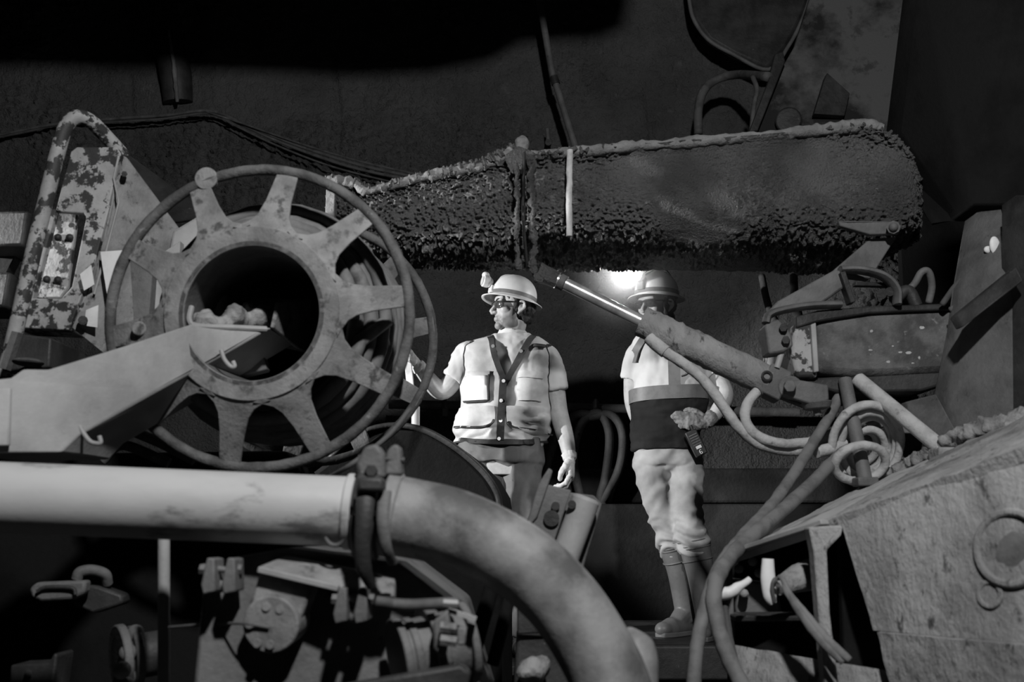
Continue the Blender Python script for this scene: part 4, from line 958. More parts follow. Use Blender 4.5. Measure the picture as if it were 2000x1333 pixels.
V = Vector
def skin_tone(m):
    # the beard shadow is a tone of the skin itself, stored per vertex
    nt = m.node_tree; b = nt.nodes['Principled BSDF']; src = b.inputs['Base Color'].links[0].from_socket
    at = nt.nodes.new('ShaderNodeAttribute'); at.attribute_name = 'tone'
    mx = nt.nodes.new('ShaderNodeMix'); mx.data_type = 'RGBA'; mx.blend_type = 'MULTIPLY'; mx.inputs[0].default_value = 1.0
    nt.links.new(src, mx.inputs[6]); nt.links.new(at.outputs['Color'], mx.inputs[7]); nt.links.new(mx.outputs[2], b.inputs['Base Color'])
skin_tone(M['skin'])
def set_tone(ob, c, B, beard):
    me = ob.data; n = len(me.vertices); co = np.empty(n * 3); me.vertices.foreach_get('co', co)
    co = co.reshape(-1, 3) + np.array(tuple(ob['_org'])) - np.array(tuple(c))
    x, y, z = [co @ np.array(tuple(v)) for v in B]
    sm = lambda v, a, b_: np.clip((v - a) / (b_ - a), 0, 1)
    low = sm(-z, .035, .060) * sm(x, -.02, .01) * sm(-z, -1, .03) * (np.abs(z) < .15)
    side = sm(x, -.005, .008) * (1 - sm(x, .022, .040)) * sm(-z, .0, .02) * (np.abs(z) < .08) * (np.abs(y) > .04)
    lip = np.exp(-((z + .068) / .008) ** 2) * np.exp(-(y / .022) ** 4) * sm(x, .085, .095)
    k = np.clip(np.maximum(low, side), 0, 1) * (1 - lip) * (np.hypot(x, y) < .15)
    t = 1 - k * beard * (.75 + vnoise(co, 90, 3) * .5) - lip * .25
    t = np.clip(t, .1, 1)
    a = me.attributes.new('tone', 'FLOAT_COLOR', 'POINT')
    a.data.foreach_set('color', np.stack([t, t, t, np.ones(n)], 1).ravel())
def ridged(co, fr, seed, sc=(1, 1, 1)):
    q = co * np.array(sc)
    w = q + .05 * np.stack([vnoise(q, 5, seed + 1), vnoise(q, 5, seed + 2), vnoise(q, 5, seed + 3)], 1)
    return (1 - np.abs(fbm(w, fr, 2, seed)) * 4.0)
def basis(f, u):
    f = V(f).normalized(); u = V(u); u = (u - f * u.dot(f)).normalized(); return f, u.cross(f), u

def add_head(b, c, B, s=1.0, fem=False):
    f, l, u = B
    def E(p, r):
        b.ell(c + (f * p[0] + l * p[1] + u * p[2]) * s, tuple(x * s for x in r), ax=B, seg=24, rings=16)
    E((-.012, 0, .035), (.098, .076, .086))
    E((.028, 0, -.028), (.064, .062, .084))
    E((.022, 0, -.072), (.062, .054, .042))
    E((.070, 0, -.099), (.022, .026, .020))
    E((.03, .035, -.080), (.045, .018, .028)); E((.03, -.035, -.080), (.045, .018, .028))
    E((.076, .0, .032), (.022, .05, .030))
    for k in (1, -1):
        E((.082, k * .028, .021), (.016, .026, .009))
        E((.058, k * .043, -.022), (.026, .020, .022))
        E((.098, k * .011, -.037), (.012, .008, .008))
        # ear: rim and lobe
        a = [c + (f * x + l * (k * y) + u * z) * s for x, y, z in ((.004, .074, -.042), (-.004, .082, -.030), (-.024, .090, -.008), (-.022, .090, .016), (-.006, .084, .022), (.004, .076, .008))]
        b.tube(cr(a, 4), .0062 * s, 8)
        E((-.008, k * .078, -.008), (.016, .008, .026))
    n = [c + (f * x + u * z) * s for x, z in ((.088, .014), (.100, -.006), (.113, -.026), (.117, -.036))]
    b.tube(cr(n, 4), [.008 * s, .009 * s, .0105 * s, .0105 * s], 12)
    E((.108, 0, -.041), (.012, .012, .008))
    E((.068, 0, -.058), (.024, .036, .034))
    E((.089, 0, -.0625), (.0085, .023, .0050)); E((.087, 0, -.0730), (.0095, .020, .0060))

def add_hand(b, wrist, d, palm, thumb, curls, s=1.0, ex=0.0, thumb_curl=.5, spread=.04):
    """palm and five fingers; d = forearm direction, palm = palm normal, thumb = side of the thumb"""
    d = V(d).normalized(); palm = V(palm); palm = (palm - d * palm.dot(d)).normalized()
    ac = palm.cross(d); ac = ac if ac.dot(V(thumb)) > 0 else -ac
    w = V(wrist)
    rings = []
    for t, hw, ht in ((-.01, .026, .020), (.015, .030, .020), (.04, .038, .019), (.07, .042, .017), (.092, .040, .013)):
        rings.append([w + d * t * s + ac * (math.cos(a) * (hw * s + ex)) + palm * (math.sin(a) * (ht * s + ex)) for a in np.linspace(0, 2 * PI, 17)[:-1]])
    b.loft(rings)
    for i, (off, L, c) in enumerate(zip((.030, .010, -.010, -.029), (.096, .104, .096, .076), curls)):
        k = w + (d * (.086 - abs(i - 1) * .003) + ac * off) * s
        dd = (d + ac * (off * spread * 20 * .3)).normalized(); pp = palm
        pts = [k - dd * .02 * s, k]; rad = [.0095 * s + ex, .0092 * s + ex]
        for j, (fr, cv) in enumerate(zip((.46, .30, .24), c)):
            q = Quaternion(dd.cross(pp).normalized(), cv); dd = (q @ dd).normalized(); pp = (q @ pp).normalized()
            pts.append(pts[-1] + dd * L * fr * s); rad.append((.0088 - .0009 * j) * s + ex)
        b.tube(pts, rad, 10); b.ell(pts[-1], rad[-1], seg=10, rings=8)
        for p_, r_ in zip(pts[1:-1], rad[1:-1]): b.ell(p_, r_ * 1.03, seg=10, rings=8)
    t0 = w + (d * .018 + ac * .026 + palm * .006) * s
    t1 = t0 + (d * .030 + ac * .022 + palm * .012) * s
    t2 = t1 + (d * (.034 - .01 * thumb_curl) + ac * (.010 - .03 * thumb_curl) + palm * .02 * (.5 + thumb_curl)) * s
    t3 = t2 + (d * (.028 - .012 * thumb_curl) + ac * (-.004 - .03 * thumb_curl) + palm * .008) * s
    b.tube([t0, t1, t2, t3], [.016 * s + ex, .0135 * s + ex, .0108 * s + ex, .0090 * s + ex], 10); b.ell(t3, .0090 * s + ex, seg=10, rings=8); b.ell(t2, .0109 * s + ex, seg=10, rings=8)

class Torso:
    """torso surface given by pixel rows: (py, centre px, half width px, half depth m)"""
    def __init__(s, rows, Y, lean=0.0, yaw=0.0):
        s.Y = Y; r = np.array(rows, float)
        s.y = r[:, 0]; s.c = r[:, 1]; s.hw = r[:, 2]; s.hd = r[:, 3]; s.e = .82; s.lean = lean; s.wr = None
    def at(s, u, py, off=0.0):
        if s.wr is None or off < .012: return s.at0(u, py, off)
        p = s.at0(u, py, .014); return s.at0(u, py, off + float(s.wr(np.array([tuple(p)]))[0]))
    def at0(s, u, py, off=0.0):
        c = np.interp(py, s.y, s.c); hw = np.interp(py, s.y, s.hw); hd = np.interp(py, s.y, s.hd)
        k = s.Y / FPX * 1.01
        Yc = s.Y + s.lean * (py - s.y[0]) / (s.y[-1] - s.y[0])
        o = P(c, py, s.Y)
        su, cu = math.sin(u), math.cos(u)
        dx = math.copysign(abs(su) ** s.e, su) * (hw * k + off); dy = -math.copysign(abs(cu) ** s.e, cu) * (hd + off)
        return V((o.x + dx, Yc + dy, o.z))
    def u_of(s, px, py):
        c = np.interp(py, s.y, s.c); hw = np.interp(py, s.y, s.hw)
        t = max(-.999, min(.999, (px - c) / hw))
        return math.copysign(math.asin(abs(t) ** (1 / s.e)), t)
    def rings(s, y0, y1, n, off, seg=40):
        return [[s.at(2 * PI * k / seg, y, off) for k in range(seg)] for y in np.linspace(y0, y1, n)]
    def patch(s, pts_lr, off, th, name, m, par, nx=8, bev=0.0, disp=None):
        """pts_lr: list of (py, px left, px right): a piece of cloth lying on the torso"""
        ys = np.array([p[0] for p in pts_lr], float)
        rows = np.linspace(ys[0], ys[-1], max(2, int(abs(ys[-1] - ys[0]) / 4) + 1))
        fr, bk = [], []
        for y in rows:
            x0 = np.interp(y, ys, [p[1] for p in pts_lr]); x1 = np.interp(y, ys, [p[2] for p in pts_lr])
            for i in range(nx + 1):
                u = s.u_of(x0 + (x1 - x0) * i / nx, y)
                edge = 1.0 if 0 < i < nx else 0.55
                fr.append(s.at(u, y, off + th * edge)); bk.append(s.at(u, y, off - .006))
        n = len(fr); w = nx + 1; R = len(rows); fs = []
        for j in range(R - 1):
            for i in range(nx):
                q = (j * w + i, j * w + i + 1, (j + 1) * w + i + 1, (j + 1) * w + i); fs += [q, tuple(n + k for k in reversed(q))]
        rim = [i for i in range(w)] + [j * w + nx for j in range(1, R)] + [(R - 1) * w + i for i in range(nx - 1, -1, -1)] + [j * w for j in range(R - 2, 0, -1)]
        for k in range(len(rim)):
            fs.append((rim[k], n + rim[k], n + rim[(k + 1) % len(rim)], rim[(k + 1) % len(rim)]))
        b = MB(); b.add(fr + bk, fs); return b.build(name, m, par, disp=disp, sharp=60, bevel=bev)

def helmet(root, c, B, s=1.0, nm='hard_hat'):
    """full-brim hard hat as a thing of its own: shell, brim, ridges, headlamp mount"""
    f, l, u = B
    b = MB(); seg = 72; rings = []
    def pt(a, rf, rl, z):
        return c + f * (math.cos(a) * rf * s) + l * (math.sin(a) * rl * s) + u * (z * s)
    prof = [(.000, 1.0, -.002), (0, 1.0, .004)]
    def brim(a):
        return .028 + .010 * max(0, math.cos(a)) ** 2 + .004 * max(0, -math.cos(a)) ** 2
    A = [2 * PI * k / seg for k in range(seg)]
    rings.append([pt(a, .116, .098, .000) for a in A])
    rings.append([pt(a, .120 + brim(a) * .5, .102 + brim(a) * .5, -.005) for a in A])
    rings.append([pt(a, .120 + brim(a), .102 + brim(a), -.013 + .003 * math.cos(2 * a)) for a in A])
    rings.append([pt(a, .121 + brim(a), .103 + brim(a), -.009 + .003 * math.cos(2 * a)) for a in A])
    rings.append([pt(a, .120 + brim(a) * .5, .102 + brim(a) * .5, .001) for a in A])
    rings.append([pt(a, .120, .102, .008) for a in A])
    rings.append([pt(a, .119, .101, .024) for a in A])
    for k in range(1, 15):
        t = k / 14 * PI / 2
        rr = math.cos(t) ** .86
        ring = []
        for a in A:
            y = math.sin(a) * rr
            rid = .006 * math.exp(-(y / .10) ** 2) + .0035 * math.exp(-((abs(y) - .42) / .08) ** 2)
            rid *= min(1, rr * 2.5) if k < 14 else 0
            z = .024 + .108 * math.sin(t) + rid * math.sin(t)
            ring.append(pt(a, (.119 + rid * .6) * rr + .0005, (.101 + rid * .2) * rr + .0005, z))
        rings.append(ring)
    # inside
    for k in range(13, -1, -2):
        t = k / 14 * PI / 2; rr = math.cos(t) ** .86
        rings.append([pt(a, .113 * rr, .095 * rr, .018 + .103 * math.sin(t)) for a in A])
    rings.append(rings[0])
    b.loft(rings, caps=False)
    sh = b.build('shell', M['helmet'], root, sharp=0)
    b = MB()
    for k in range(seg):
        pass
    b.loft([[pt(a, r, q, z) for a in A] for r, q, z in ((.1195, .1015, .010), (.1215, .1035, .011), (.1210, .1030, .030), (.1190, .1010, .031), (.1195, .1015, .010))], caps=False)
    b.build('hat_band', M['reflective'], root, sharp=40)
    return pt
# ------------------------------------------------------------------ worker 1: the man in the vest
Y1 = 4.85
w1 = thing('person', 'man in hard hat and snap-front vest holding a pale bar beside the reel, looking left', 'person', V((P(985, 900, Y1).x, Y1, DZ1)))
T1 = Torso([(654, 999, 30, .058), (662, 996, 48, .07), (668, 994, 62, .085), (680, 991, 82, .105), (700, 988, 86, .122), (740, 985, 78, .132), (790, 983, 79, .132), (830, 981, 82, .136), (868, 979, 79, .132), (900, 978, 80, .13), (935, 978, 80, .125)], Y1)
HB = basis((-.93, -.36, .07), (.10, .02, 1))
hd1 = P(1003, 603, Y1 - .01)
arms1 = dict(
    L=[P(916, 694, Y1), P(888, 738, Y1 - .01), P(862, 764, Y1 - .02), P(836, 740, Y1 - .05), P(814, 712, Y1 - .08)],
    R=[P(1066, 700, Y1), P(1082, 755, Y1 + .01), P(1091, 805, Y1), P(1106, 860, Y1 - .06), P(1113, 898, Y1 - .10)])
legs1 = {k: [P(hx, 890, Y1), P(kx, 1075, Y1 - .05), V((P(fx, 1200, Y1).x, Y1 + .02, DZ1 + .10))] for k, hx, kx, fx in (('L', 941, 950, 948), ('R', 1016, 1022, 1020))}
b = MB()
add_head(b, hd1, HB)
b.tube([hd1 + HB[2] * -.05 - HB[0] * .02, P(1002, 648, Y1 + .01), P(997, 668, Y1 + .015)], [.056, .058, .072], 20)
b.loft(T1.rings(660, 930, 16, -.022, 28))
for k in 'LR':
    b.tube(cr(arms1[k], 6), [.060, .054, .050, .046, .043, .036, .030], 18)
    b.ell(arms1[k][0], .062)
    b.tube(cr(legs1[k], 5), [.082, .075, .055, .05, .04], 16)
wrL, wrR = arms1['L'][-1], arms1['R'][-1]
dL = (P(800, 692, Y1 - .10) - wrL).normalized()
dR = (P(1114, 930, Y1 - .12) - wrR).normalized()
curlL = [(1.0, 1.2, .6)] * 4
curlR = [(.5, .6, .4), (.45, .65, .4), (.5, .7, .4), (.6, .75, .4)]
add_hand(b, wrL, dL, V((-.75, -.2, .1)), V((-.1, -.3, 1)), curlL, 1.0, thumb_curl=.8)
add_hand(b, wrR, dR, V((-.85, .1, -.1)), V((-.3, -1, 0)), curlR, 1.02, thumb_curl=.5)
bd1 = b.build('body', M['skin'], w1, remesh=0.0036, smooth=6, sharp=0)
f, l, u = HB
set_tone(bd1, hd1, HB, .62)
for k in (1, -1):
    e = hd1 + f * .073 + l * (k * .031) + u * .002
    b = MB(); b.ell(e, .0125); ey = b.build('eye', M['eye_white'], w1)
    b = MB(); b.ell(e + f * .0088, (.0055, .0062, .0062), ax=HB); b.build('iris', M['eye_dark'], ey)
    b = MB(); b.tube(cr([hd1 + f * x + l * (k * y) + u * z for x, y, z in ((.098, .010, .021), (.096, .030, .027), (.080, .050, .022))], 4), [.004, .005, .002], 8); b.build('eyebrow', M['hair'], w1)
b = MB()
for p, r in (((-.035, 0, .0), (.080, .081, .070)), ((-.05, 0, -.045), (.052, .062, .035)), ((.012, .074, -.002), (.016, .008, .034)), ((.012, -.074, -.002), (.016, .008, .034)), ((-.02, 0, .045), (.10, .082, .05))):
    b.ell(hd1 + f * p[0] + l * p[1] + u * p[2], r, ax=HB)
b.build('hair', M['hair'], w1, remesh=0.005, smooth=1, sharp=0, disp=lambda co, no: fbm(co, 70, 2, 4) * .010)
# clothes
wr = lambda amp, sc=(1, 1, 1), fr=14, seed=3: (lambda co, no: (fbm(co * np.array(sc), fr, 3, seed) + .55 * np.clip(ridged(co, fr * .55, seed + 5, sc), -.3, 1)) * amp)
b = MB(); b.loft(T1.rings(656, 872, 24, .002, 40))
for k in 'LR':
    p = cr(arms1[k], 6)[:8 if k == 'L' else 8]
    b.tube(p, [.062, .065, .066, .066], 22); b.ell(arms1[k][0], .064)
b.tube([P(1001, 646, Y1 + .008), P(998, 662, Y1 + .012)], [.063, .072], 24)
b.build('tshirt', M['tshirt'], w1, remesh=0.006, smooth=2, sharp=0, disp=wr(.014, (1, 1, .8), 13))

def make_vest(root, T, y0, y1, off, m, arms, rad, vfun, seed, amp, trim=None):
    nu, ny = 150, 90; ys = np.linspace(y0, y1, ny); vs = []; keep = []
    for y in ys:
        for i in range(nu):
            u = -PI + 2 * PI * i / nu
            vs.append(T.at0(u, y, off))
    arr0 = np.array([tuple(p) for p in vs])
    cen = np.array([[*T.at0(0, y, 0)] for y in ys]).repeat(nu, 0); cen[:, 1] = T.Y
    nr = arr0 - cen; nr[:, 2] = 0; nr /= np.linalg.norm(nr, axis=1)[:, None] + 1e-9
    arr = arr0 + nr * T.wr(arr0)[:, None]
    ok = np.ones(len(arr), bool)
    for a in arms:
        p, q = np.array(tuple(a[0])), np.array(tuple(a[1])); d = q - p; d /= np.linalg.norm(d)
        p = p - d * .02
        t = (arr0 - p) @ d; rr = np.linalg.norm(arr0 - p - t[:, None] * d, axis=1)
        ok &= ~((rr < rad) & (t > -.03))
    ypx = ys.repeat(nu)
    uu = np.tile(np.linspace(-PI, PI, nu, endpoint=False), ny)
    for k in range(len(arr)):
        if ok[k] and abs(uu[k]) < 1.3:
            lo, hi = vfun(ypx[k])
            if lo is not None:
                ul, uh = T.u_of(lo, ypx[k]), T.u_of(hi, ypx[k])
                if ul < uu[k] < uh: ok[k] = False
    fs = []
    for j in range(ny - 1):
        for i in range(nu):
            q = (j * nu + i, j * nu + (i + 1) % nu, (j + 1) * nu + (i + 1) % nu, (j + 1) * nu + i)
            if all(ok[k] for k in q): fs.append(q)
    used = sorted({k for q in fs for k in q}); mp_ = {k: i for i, k in enumerate(used)}
    b = MB(); b.add([arr[k] for k in used], [tuple(mp_[k] for k in q) for q in fs])
    ob = b.build('vest', m, root, sharp=0, solid=.004)
    # binding tape along every open edge
    edge = {}
    for q in fs:
        for i in range(4):
            e = (q[i], q[(i + 1) % 4]); edge[e] = 1
    bd = {a: c for (a, c) in edge if (c, a) not in edge}
    seen = set()
    if trim:
        mb = MB()
        for s0 in list(bd):
            if s0 in seen: continue
            loop = []; k = s0
            while k not in seen and k in bd:
                seen.add(k); loop.append(k); k = bd[k]
            if len(loop) > 12:
                pts = np.array([arr[k] for k in loop])
                for _ in range(3): pts = (np.roll(pts, 1, 0) + pts * 2 + np.roll(pts, -1, 0)) / 4
                mb.tube([V(p) for p in pts[::2]], .0055, 8, closed=True)
        mb.build('vest_binding', trim, ob, sharp=0)
    return ob
def v1(y):
    if y > 752: return None, None
    t = (752 - y) / 92.0
    return 986 - 4 - 26 * t + 12 * t, 986 + 4 + 30 * t + 14 * t
zt1, zb1, xc1 = P(985, 661, Y1).z, P(985, 866, Y1).z, P(984, 760, Y1).x
def vest_wrinkles(p):
    sag = np.clip((zt1 - p[:, 2]) / (zt1 - zb1), 0, 1)
    rd = np.sin((p[:, 2] + fbm(p, 7, 2, 13) * .16 + .25 * np.abs(p[:, 0] - xc1)) * 95) * np.clip((sag - .62) * 3, 0, 1)
    return fbm(p, 11, 3, 9) * .016 + np.clip(ridged(p, 6.5, 39, (1.25, 1, .8)), -.4, 1) * .012 + rd * .0065
T1.wr = vest_wrinkles
vest = make_vest(w1, T1, 661, 866, .014, M['vest'], [arms1['L'], arms1['R']], .076, v1, 9, .020, M['vest_trim'])
# V-neck tapes, snap placket, pockets
def ribbon(T, path, w, off, th, name, m, par):
    b = MB(); rows = []
    n = 24
    pts = cr([V((x, y, 0)) for x, y in path], 8)
    fr = []
    for i, p in enumerate(pts):
        d = (pts[min(i + 1, len(pts) - 1)] - pts[max(0, i - 1)]).normalized(); q = V((-d.y, d.x, 0))
        a, c = p + q * w / 2, p - q * w / 2
        fr.append([T.at(T.u_of(a.x, a.y), a.y, off), T.at(T.u_of(a.x, a.y), a.y, off + th), T.at(T.u_of(c.x, c.y), c.y, off + th), T.at(T.u_of(c.x, c.y), c.y, off)])
    b.loft(fr); return b.build(name, m, par, sharp=50)
ribbon(T1, [(962, 663), (966, 690), (975, 725), (987, 757)], 10, .016, .007, 'neck_tape', M['vest_trim'], vest)
ribbon(T1, [(1032, 663), (1020, 690), (1003, 725), (985, 762)], 10, .018, .008, 'neck_tape', M['vest_trim'], vest)
ribbon(T1, [(984, 752), (981, 800), (978, 866)], 12, .020, .007, 'placket', M['vest_trim'], vest)
ribbon(T1, [(908, 863), (940, 868), (980, 870), (1020, 869), (1048, 865)], 9, .013, .008, 'hem_tape', M['vest_trim'], vest)
for x, y in ((984, 755), (980, 792), (979, 830), (976, 864), (967, 687), (1014, 697)):
    p = T1.at(T1.u_of(x, y), y, .026); b = MB(); b.cyl(p, p + V((0, -.006, 0)), .0085, seg=14); b.build('snap_button', M['snap'], vest)
wrp = wr(.006, (1, 1, 1), 24, 7)
T1.patch([(742, 922, 958), (768, 921, 958), (790, 920, 958)], .020, .012, 'badge_pocket', M['white_plastic'], vest)
T1.patch([(735, 922, 962), (744, 921, 961)], .024, .010, 'pocket_flap', M['vest'], vest)
T1.patch([(790, 918, 960), (794, 920, 956)], .024, .008, 'pocket_edge', M['vest_trim'], vest)
T1.patch([(742, 958.5, 961.5), (790, 958.5, 961.5)], .024, .007, 'pocket_edge', M['vest_trim'], vest)
T1.patch([(802, 906, 970), (830, 903, 970), (836, 903, 964), (840, 903, 955)], .018, .012, 'hip_pocket', M['vest'], vest, disp=wrp)
T1.patch([(802, 988, 1050), (835, 990, 1058), (845, 1005, 1058), (852, 1030, 1056)], .018, .012, 'hip_pocket', M['vest'], vest, disp=wrp)
ribbon(T1, [(904, 838), (935, 841), (960, 838), (969, 828)], 3.5, .028, .004, 'pocket_edge', M['vest_trim'], vest)
ribbon(T1, [(990, 832), (1000, 842), (1030, 846), (1058, 853)], 3.5, .028, .004, 'pocket_edge', M['vest_trim'], vest)
T1.patch([(738, 1010, 1046), (770, 1006, 1048), (790, 1010, 1046)], .018, .010, 'chest_pocket', M['vest'], vest, disp=wrp)
T1.patch([(736, 1010, 1047), (748, 1008, 1046)], .026, .008, 'pocket_flap', M['vest'], vest, disp=wrp)
T1.patch([(681, 1034, 1055), (687, 1034, 1055)], .022, .008, 'mic_tab', M['vest_trim'], vest)
# jeans
b = MB(); b.loft(T1.rings(858, 905, 10, .004, 40))
for k in 'LR':
    b.tube(cr(legs1[k], 6), [.100, .098, .085, .075, .07, .07], 24); b.ell(legs1[k][0], (.1, .1, .1))
b.ell(P(979, 900, Y1), (.12, .115, .09))
jn = b.build('jeans', M['jeans'], w1, remesh=0.008, smooth=8, sharp=0, disp=wr(.016, (1, 1, .7), 12, 5))
for k in 'LR':
    a = legs1[k][2]; b = MB(); b.tube([a + V((0, 0, .2)), a, a + V((0, 0, -.05))], [.06, .052, .05], 16); b.ell(a + V((0, -.08, -.06)), (.05, .14, .045)); b.build('boot', M['boot'], w1, remesh=.008, smooth=2)
# gloves
for wv, d, pn, th, cu, tc, dd in ((wrL, dL, V((-.75, -.2, .1)), V((-.1, -.3, 1)), curlL, .8, arms1['L']), (wrR, dR, V((-.85, .1, -.1)), V((-.3, -1, 0)), curlR, .5, arms1['R'])):
    b = MB(); add_hand(b, wv, d, pn, th, cu, 1.03, .0022, thumb_curl=tc)
    back = (dd[-2] - dd[-1]).normalized(); b.tube([wv + back * .03, wv + back * .01, wv], [.037, .034, .031], 18)
    b.build('glove', M['glove'], w1, remesh=.0035, smooth=1, sharp=0, disp=wr(.003, (1, 1, 1), 60, 2))
# glasses
b = MB()
for k in (1, -1):
    b.tube(cr([hd1 + f * x + l * (k * y) + u * z for x, y, z in ((-.02, .086, .012), (.04, .080, .014), (.085, .064, .012), (.104, .034, .014), (.108, .0, .012))], 4), .0028, 8)
gl = b.build('safety_glasses', M['black_plastic'], w1)
for k in (1, -1):
    b = MB(); rows = []
    for y in np.linspace(.006, .066, 9):
        x = .107 - 5.5 * max(0, y - .02) ** 2 * 2.2
        h = .019 * (1 - ((y - .036) / .036) ** 4 * .7)
        rows.append([hd1 + f * (x + dz) + l * (k * y) + u * (.012 + z * h - .006) for z, dz in ((.5, .001), (.2, .0), (-.4, -.001), (-1, -.004), (-1.3, -.008))])
    b.loft(rows, caps=False, close=False); b.build('lens', M['lens'], gl, solid=.0015)
# hard hat with unlit lamp
hat1 = thing('hard_hat', 'pale hard hat with an unlit white cap lamp, worn by the man in the vest', 'hard hat', hd1 + HB[2] * .03)
HT = basis((-.93, -.32, .17), (.16, .03, 1))
hc1 = P(1001, 589, Y1 - .01)
pt = helmet(hat1, hc1, HT, 1.0)
b = MB(); q = hc1 + HT[0] * .140 + HT[2] * .066
b.ell(q, (.026, .026, .026), ax=HT); b.cyl(q, q + HT[0] * .030, .031, seg=24); b.ell(q + HT[0] * .02 + HT[2] * .030, (.020, .020, .018), ax=HT)
lp = b.build('cap_lamp', M['white_plastic'], hat1, remesh=.004, smooth=2, sharp=0)
b = MB(); b.cyl(q + HT[0] * .028, q + HT[0] * .034, .024, seg=24); b.build('lamp_glass', M['lamp_glass'], lp)
b = MB(); b.box(hc1 + HT[0] * .118 + HT[2] * .034, (.02, .05, .035), HT[0], HT[2]); b.build('lamp_bracket', M['white_plastic'], hat1, bevel=.004)
b = MB(); b.tube(cr([pt(a, .104, .088, z) for a, z in ((2.3, -.01), (2.7, -.025), (PI, -.032), (-2.7, -.025), (-2.3, -.01))], 5), .006, 8, flat=.5); b.cyl(pt(PI, .100, .1, -.030), pt(PI, .118, .1, -.030), .016, seg=16); b.build('ratchet_strap', M['black_plastic'], hat1)
# the pale bar in his hand
ctr = P(797, 690, Y1 - .10)
hb = MB(); hb.bar(P(792, 655, Y1 - .125), P(803, 771, Y1 - .125), .034, .022, (0, 1, 0))
tag(hb.build('hand_bar', M['white_paint'], bevel=.003), 'short pale wooden bar held upright in the gloved hand at the reel', 'bar')
hp = MB(); hp.cyl(P(812, 795, 4.5), V((P(816, 900, 4.5).x, 4.5, 0.0)), PX(8, 4.5))
tag(hp.build('rail_post', M['paint_pipe']), 'pale rail post behind the reel rim below the gloved hand', 'post')

# ------------------------------------------------------------------ worker 2: the one with the lit headlamp
Y2 = 4.82
w2 = thing('person', 'worker in two-tone safety shirt and rubber boots, hand on hip, headlamp lit', 'person', V((P(1330, 1240, Y2).x, Y2, DZ)))
T2 = Torso([(648, 1283, 27, .05), (656, 1286, 40, .06), (664, 1292, 54, .075), (676, 1302, 68, .092), (695, 1308, 72, .105), (735, 1308, 73, .118), (780, 1306, 68, .118), (825, 1301, 62, .112), (870, 1300, 60, .112), (900, 1304, 64, .118), (925, 1306, 64, .118)], Y2)
GB = basis((-.70, -.70, -.06), (.05, .0, 1))
hd2 = P(1281, 598, Y2 - .02)
arms2 = dict(
    L=[P(1246, 695, Y2), P(1236, 740, Y2 + .04), P(1236, 785, Y2 + .08), P(1248, 825, Y2 + .08), P(1262, 850, Y2 + .08)],
    R=[P(1368, 695, Y2), P(1398, 735, Y2 - .02), P(1416, 772, Y2 - .06), P(1400, 806, Y2 - .12), P(1378, 827, Y2 - .14)])
legs2 = dict(L=[P(1272, 900, Y2), P(1284, 960, Y2 - .02), P(1304, 1030, Y2 - .03), P(1328, 1110, Y2 + .0), P(1340, 1196, Y2 + .03)],
             R=[P(1336, 900, Y2), P(1340, 960, Y2 - .06), P(1348, 1030, Y2 - .12), P(1366, 1110, Y2 - .12), P(1380, 1200, Y2 - .12)])
b = MB(); add_head(b, hd2, GB, .96)
b.tube([hd2 + GB[2] * -.05 - GB[0] * .02, P(1284, 648, Y2 + .0), P(1288, 664, Y2 + .01)], [.050, .050, .064], 20)
b.loft(T2.rings(655, 920, 14, -.02, 26))
for k in 'LR':
    b.tube(cr(arms2[k], 6), [.052, .048, .043, .042, .038, .032, .027], 18); b.ell(arms2[k][0], .055)
    b.tube(cr(legs2[k], 5), [.082, .075, .055, .05, .04], 16)
wr2 = arms2['R'][-1]; d2 = (P(1338, 822, Y2 - .15) - wr2).normalized()
c2 = [(.35, .35, .2), (.35, .4, .2), (.4, .45, .25), (.45, .5, .3)]
add_hand(b, wr2, d2, V((.1, 1, .15)), V((.1, .2, 1)), c2, .95, thumb_curl=.2)
add_hand(b, arms2['L'][-1], (arms2['L'][-1] - arms2['L'][-2]), V((.2, -1, 0)), V((1, 0, 0)), [(.4, .5, .3)] * 4, .92)
bd2 = b.build('body', M['skin'], w2, remesh=.0038, smooth=5, sharp=0)
set_tone(bd2, hd2, GB, 0.0)
f, l, u = GB
for k in (1, -1):
    e = hd2 + (f * .073 + l * (k * .031) + u * .002) * .96
    b = MB(); b.ell(e, .012); ey = b.build('eye', M['eye_white'], w2)
    b = MB(); b.ell(e + f * .0085, (.0055, .006, .006), ax=GB); b.build('iris', M['eye_dark'], ey)
b = MB()
for p, r in (((-.03, 0, .01), (.086, .083, .075)), ((-.05, 0, -.06), (.055, .07, .06)), ((-.04, .02, -.11), (.045, .06, .05)), ((.01, .070, -.02), (.022, .012, .05)), ((.01, -.070, -.02), (.022, .012, .05))):
    b.ell(hd2 + (f * p[0] + l * p[1] + u * p[2]), r, ax=GB)
b.build('hair', M['hair'], w2, remesh=.005, smooth=1, sharp=0, disp=lambda co, no: fbm(co, 70, 2, 4) * .010)
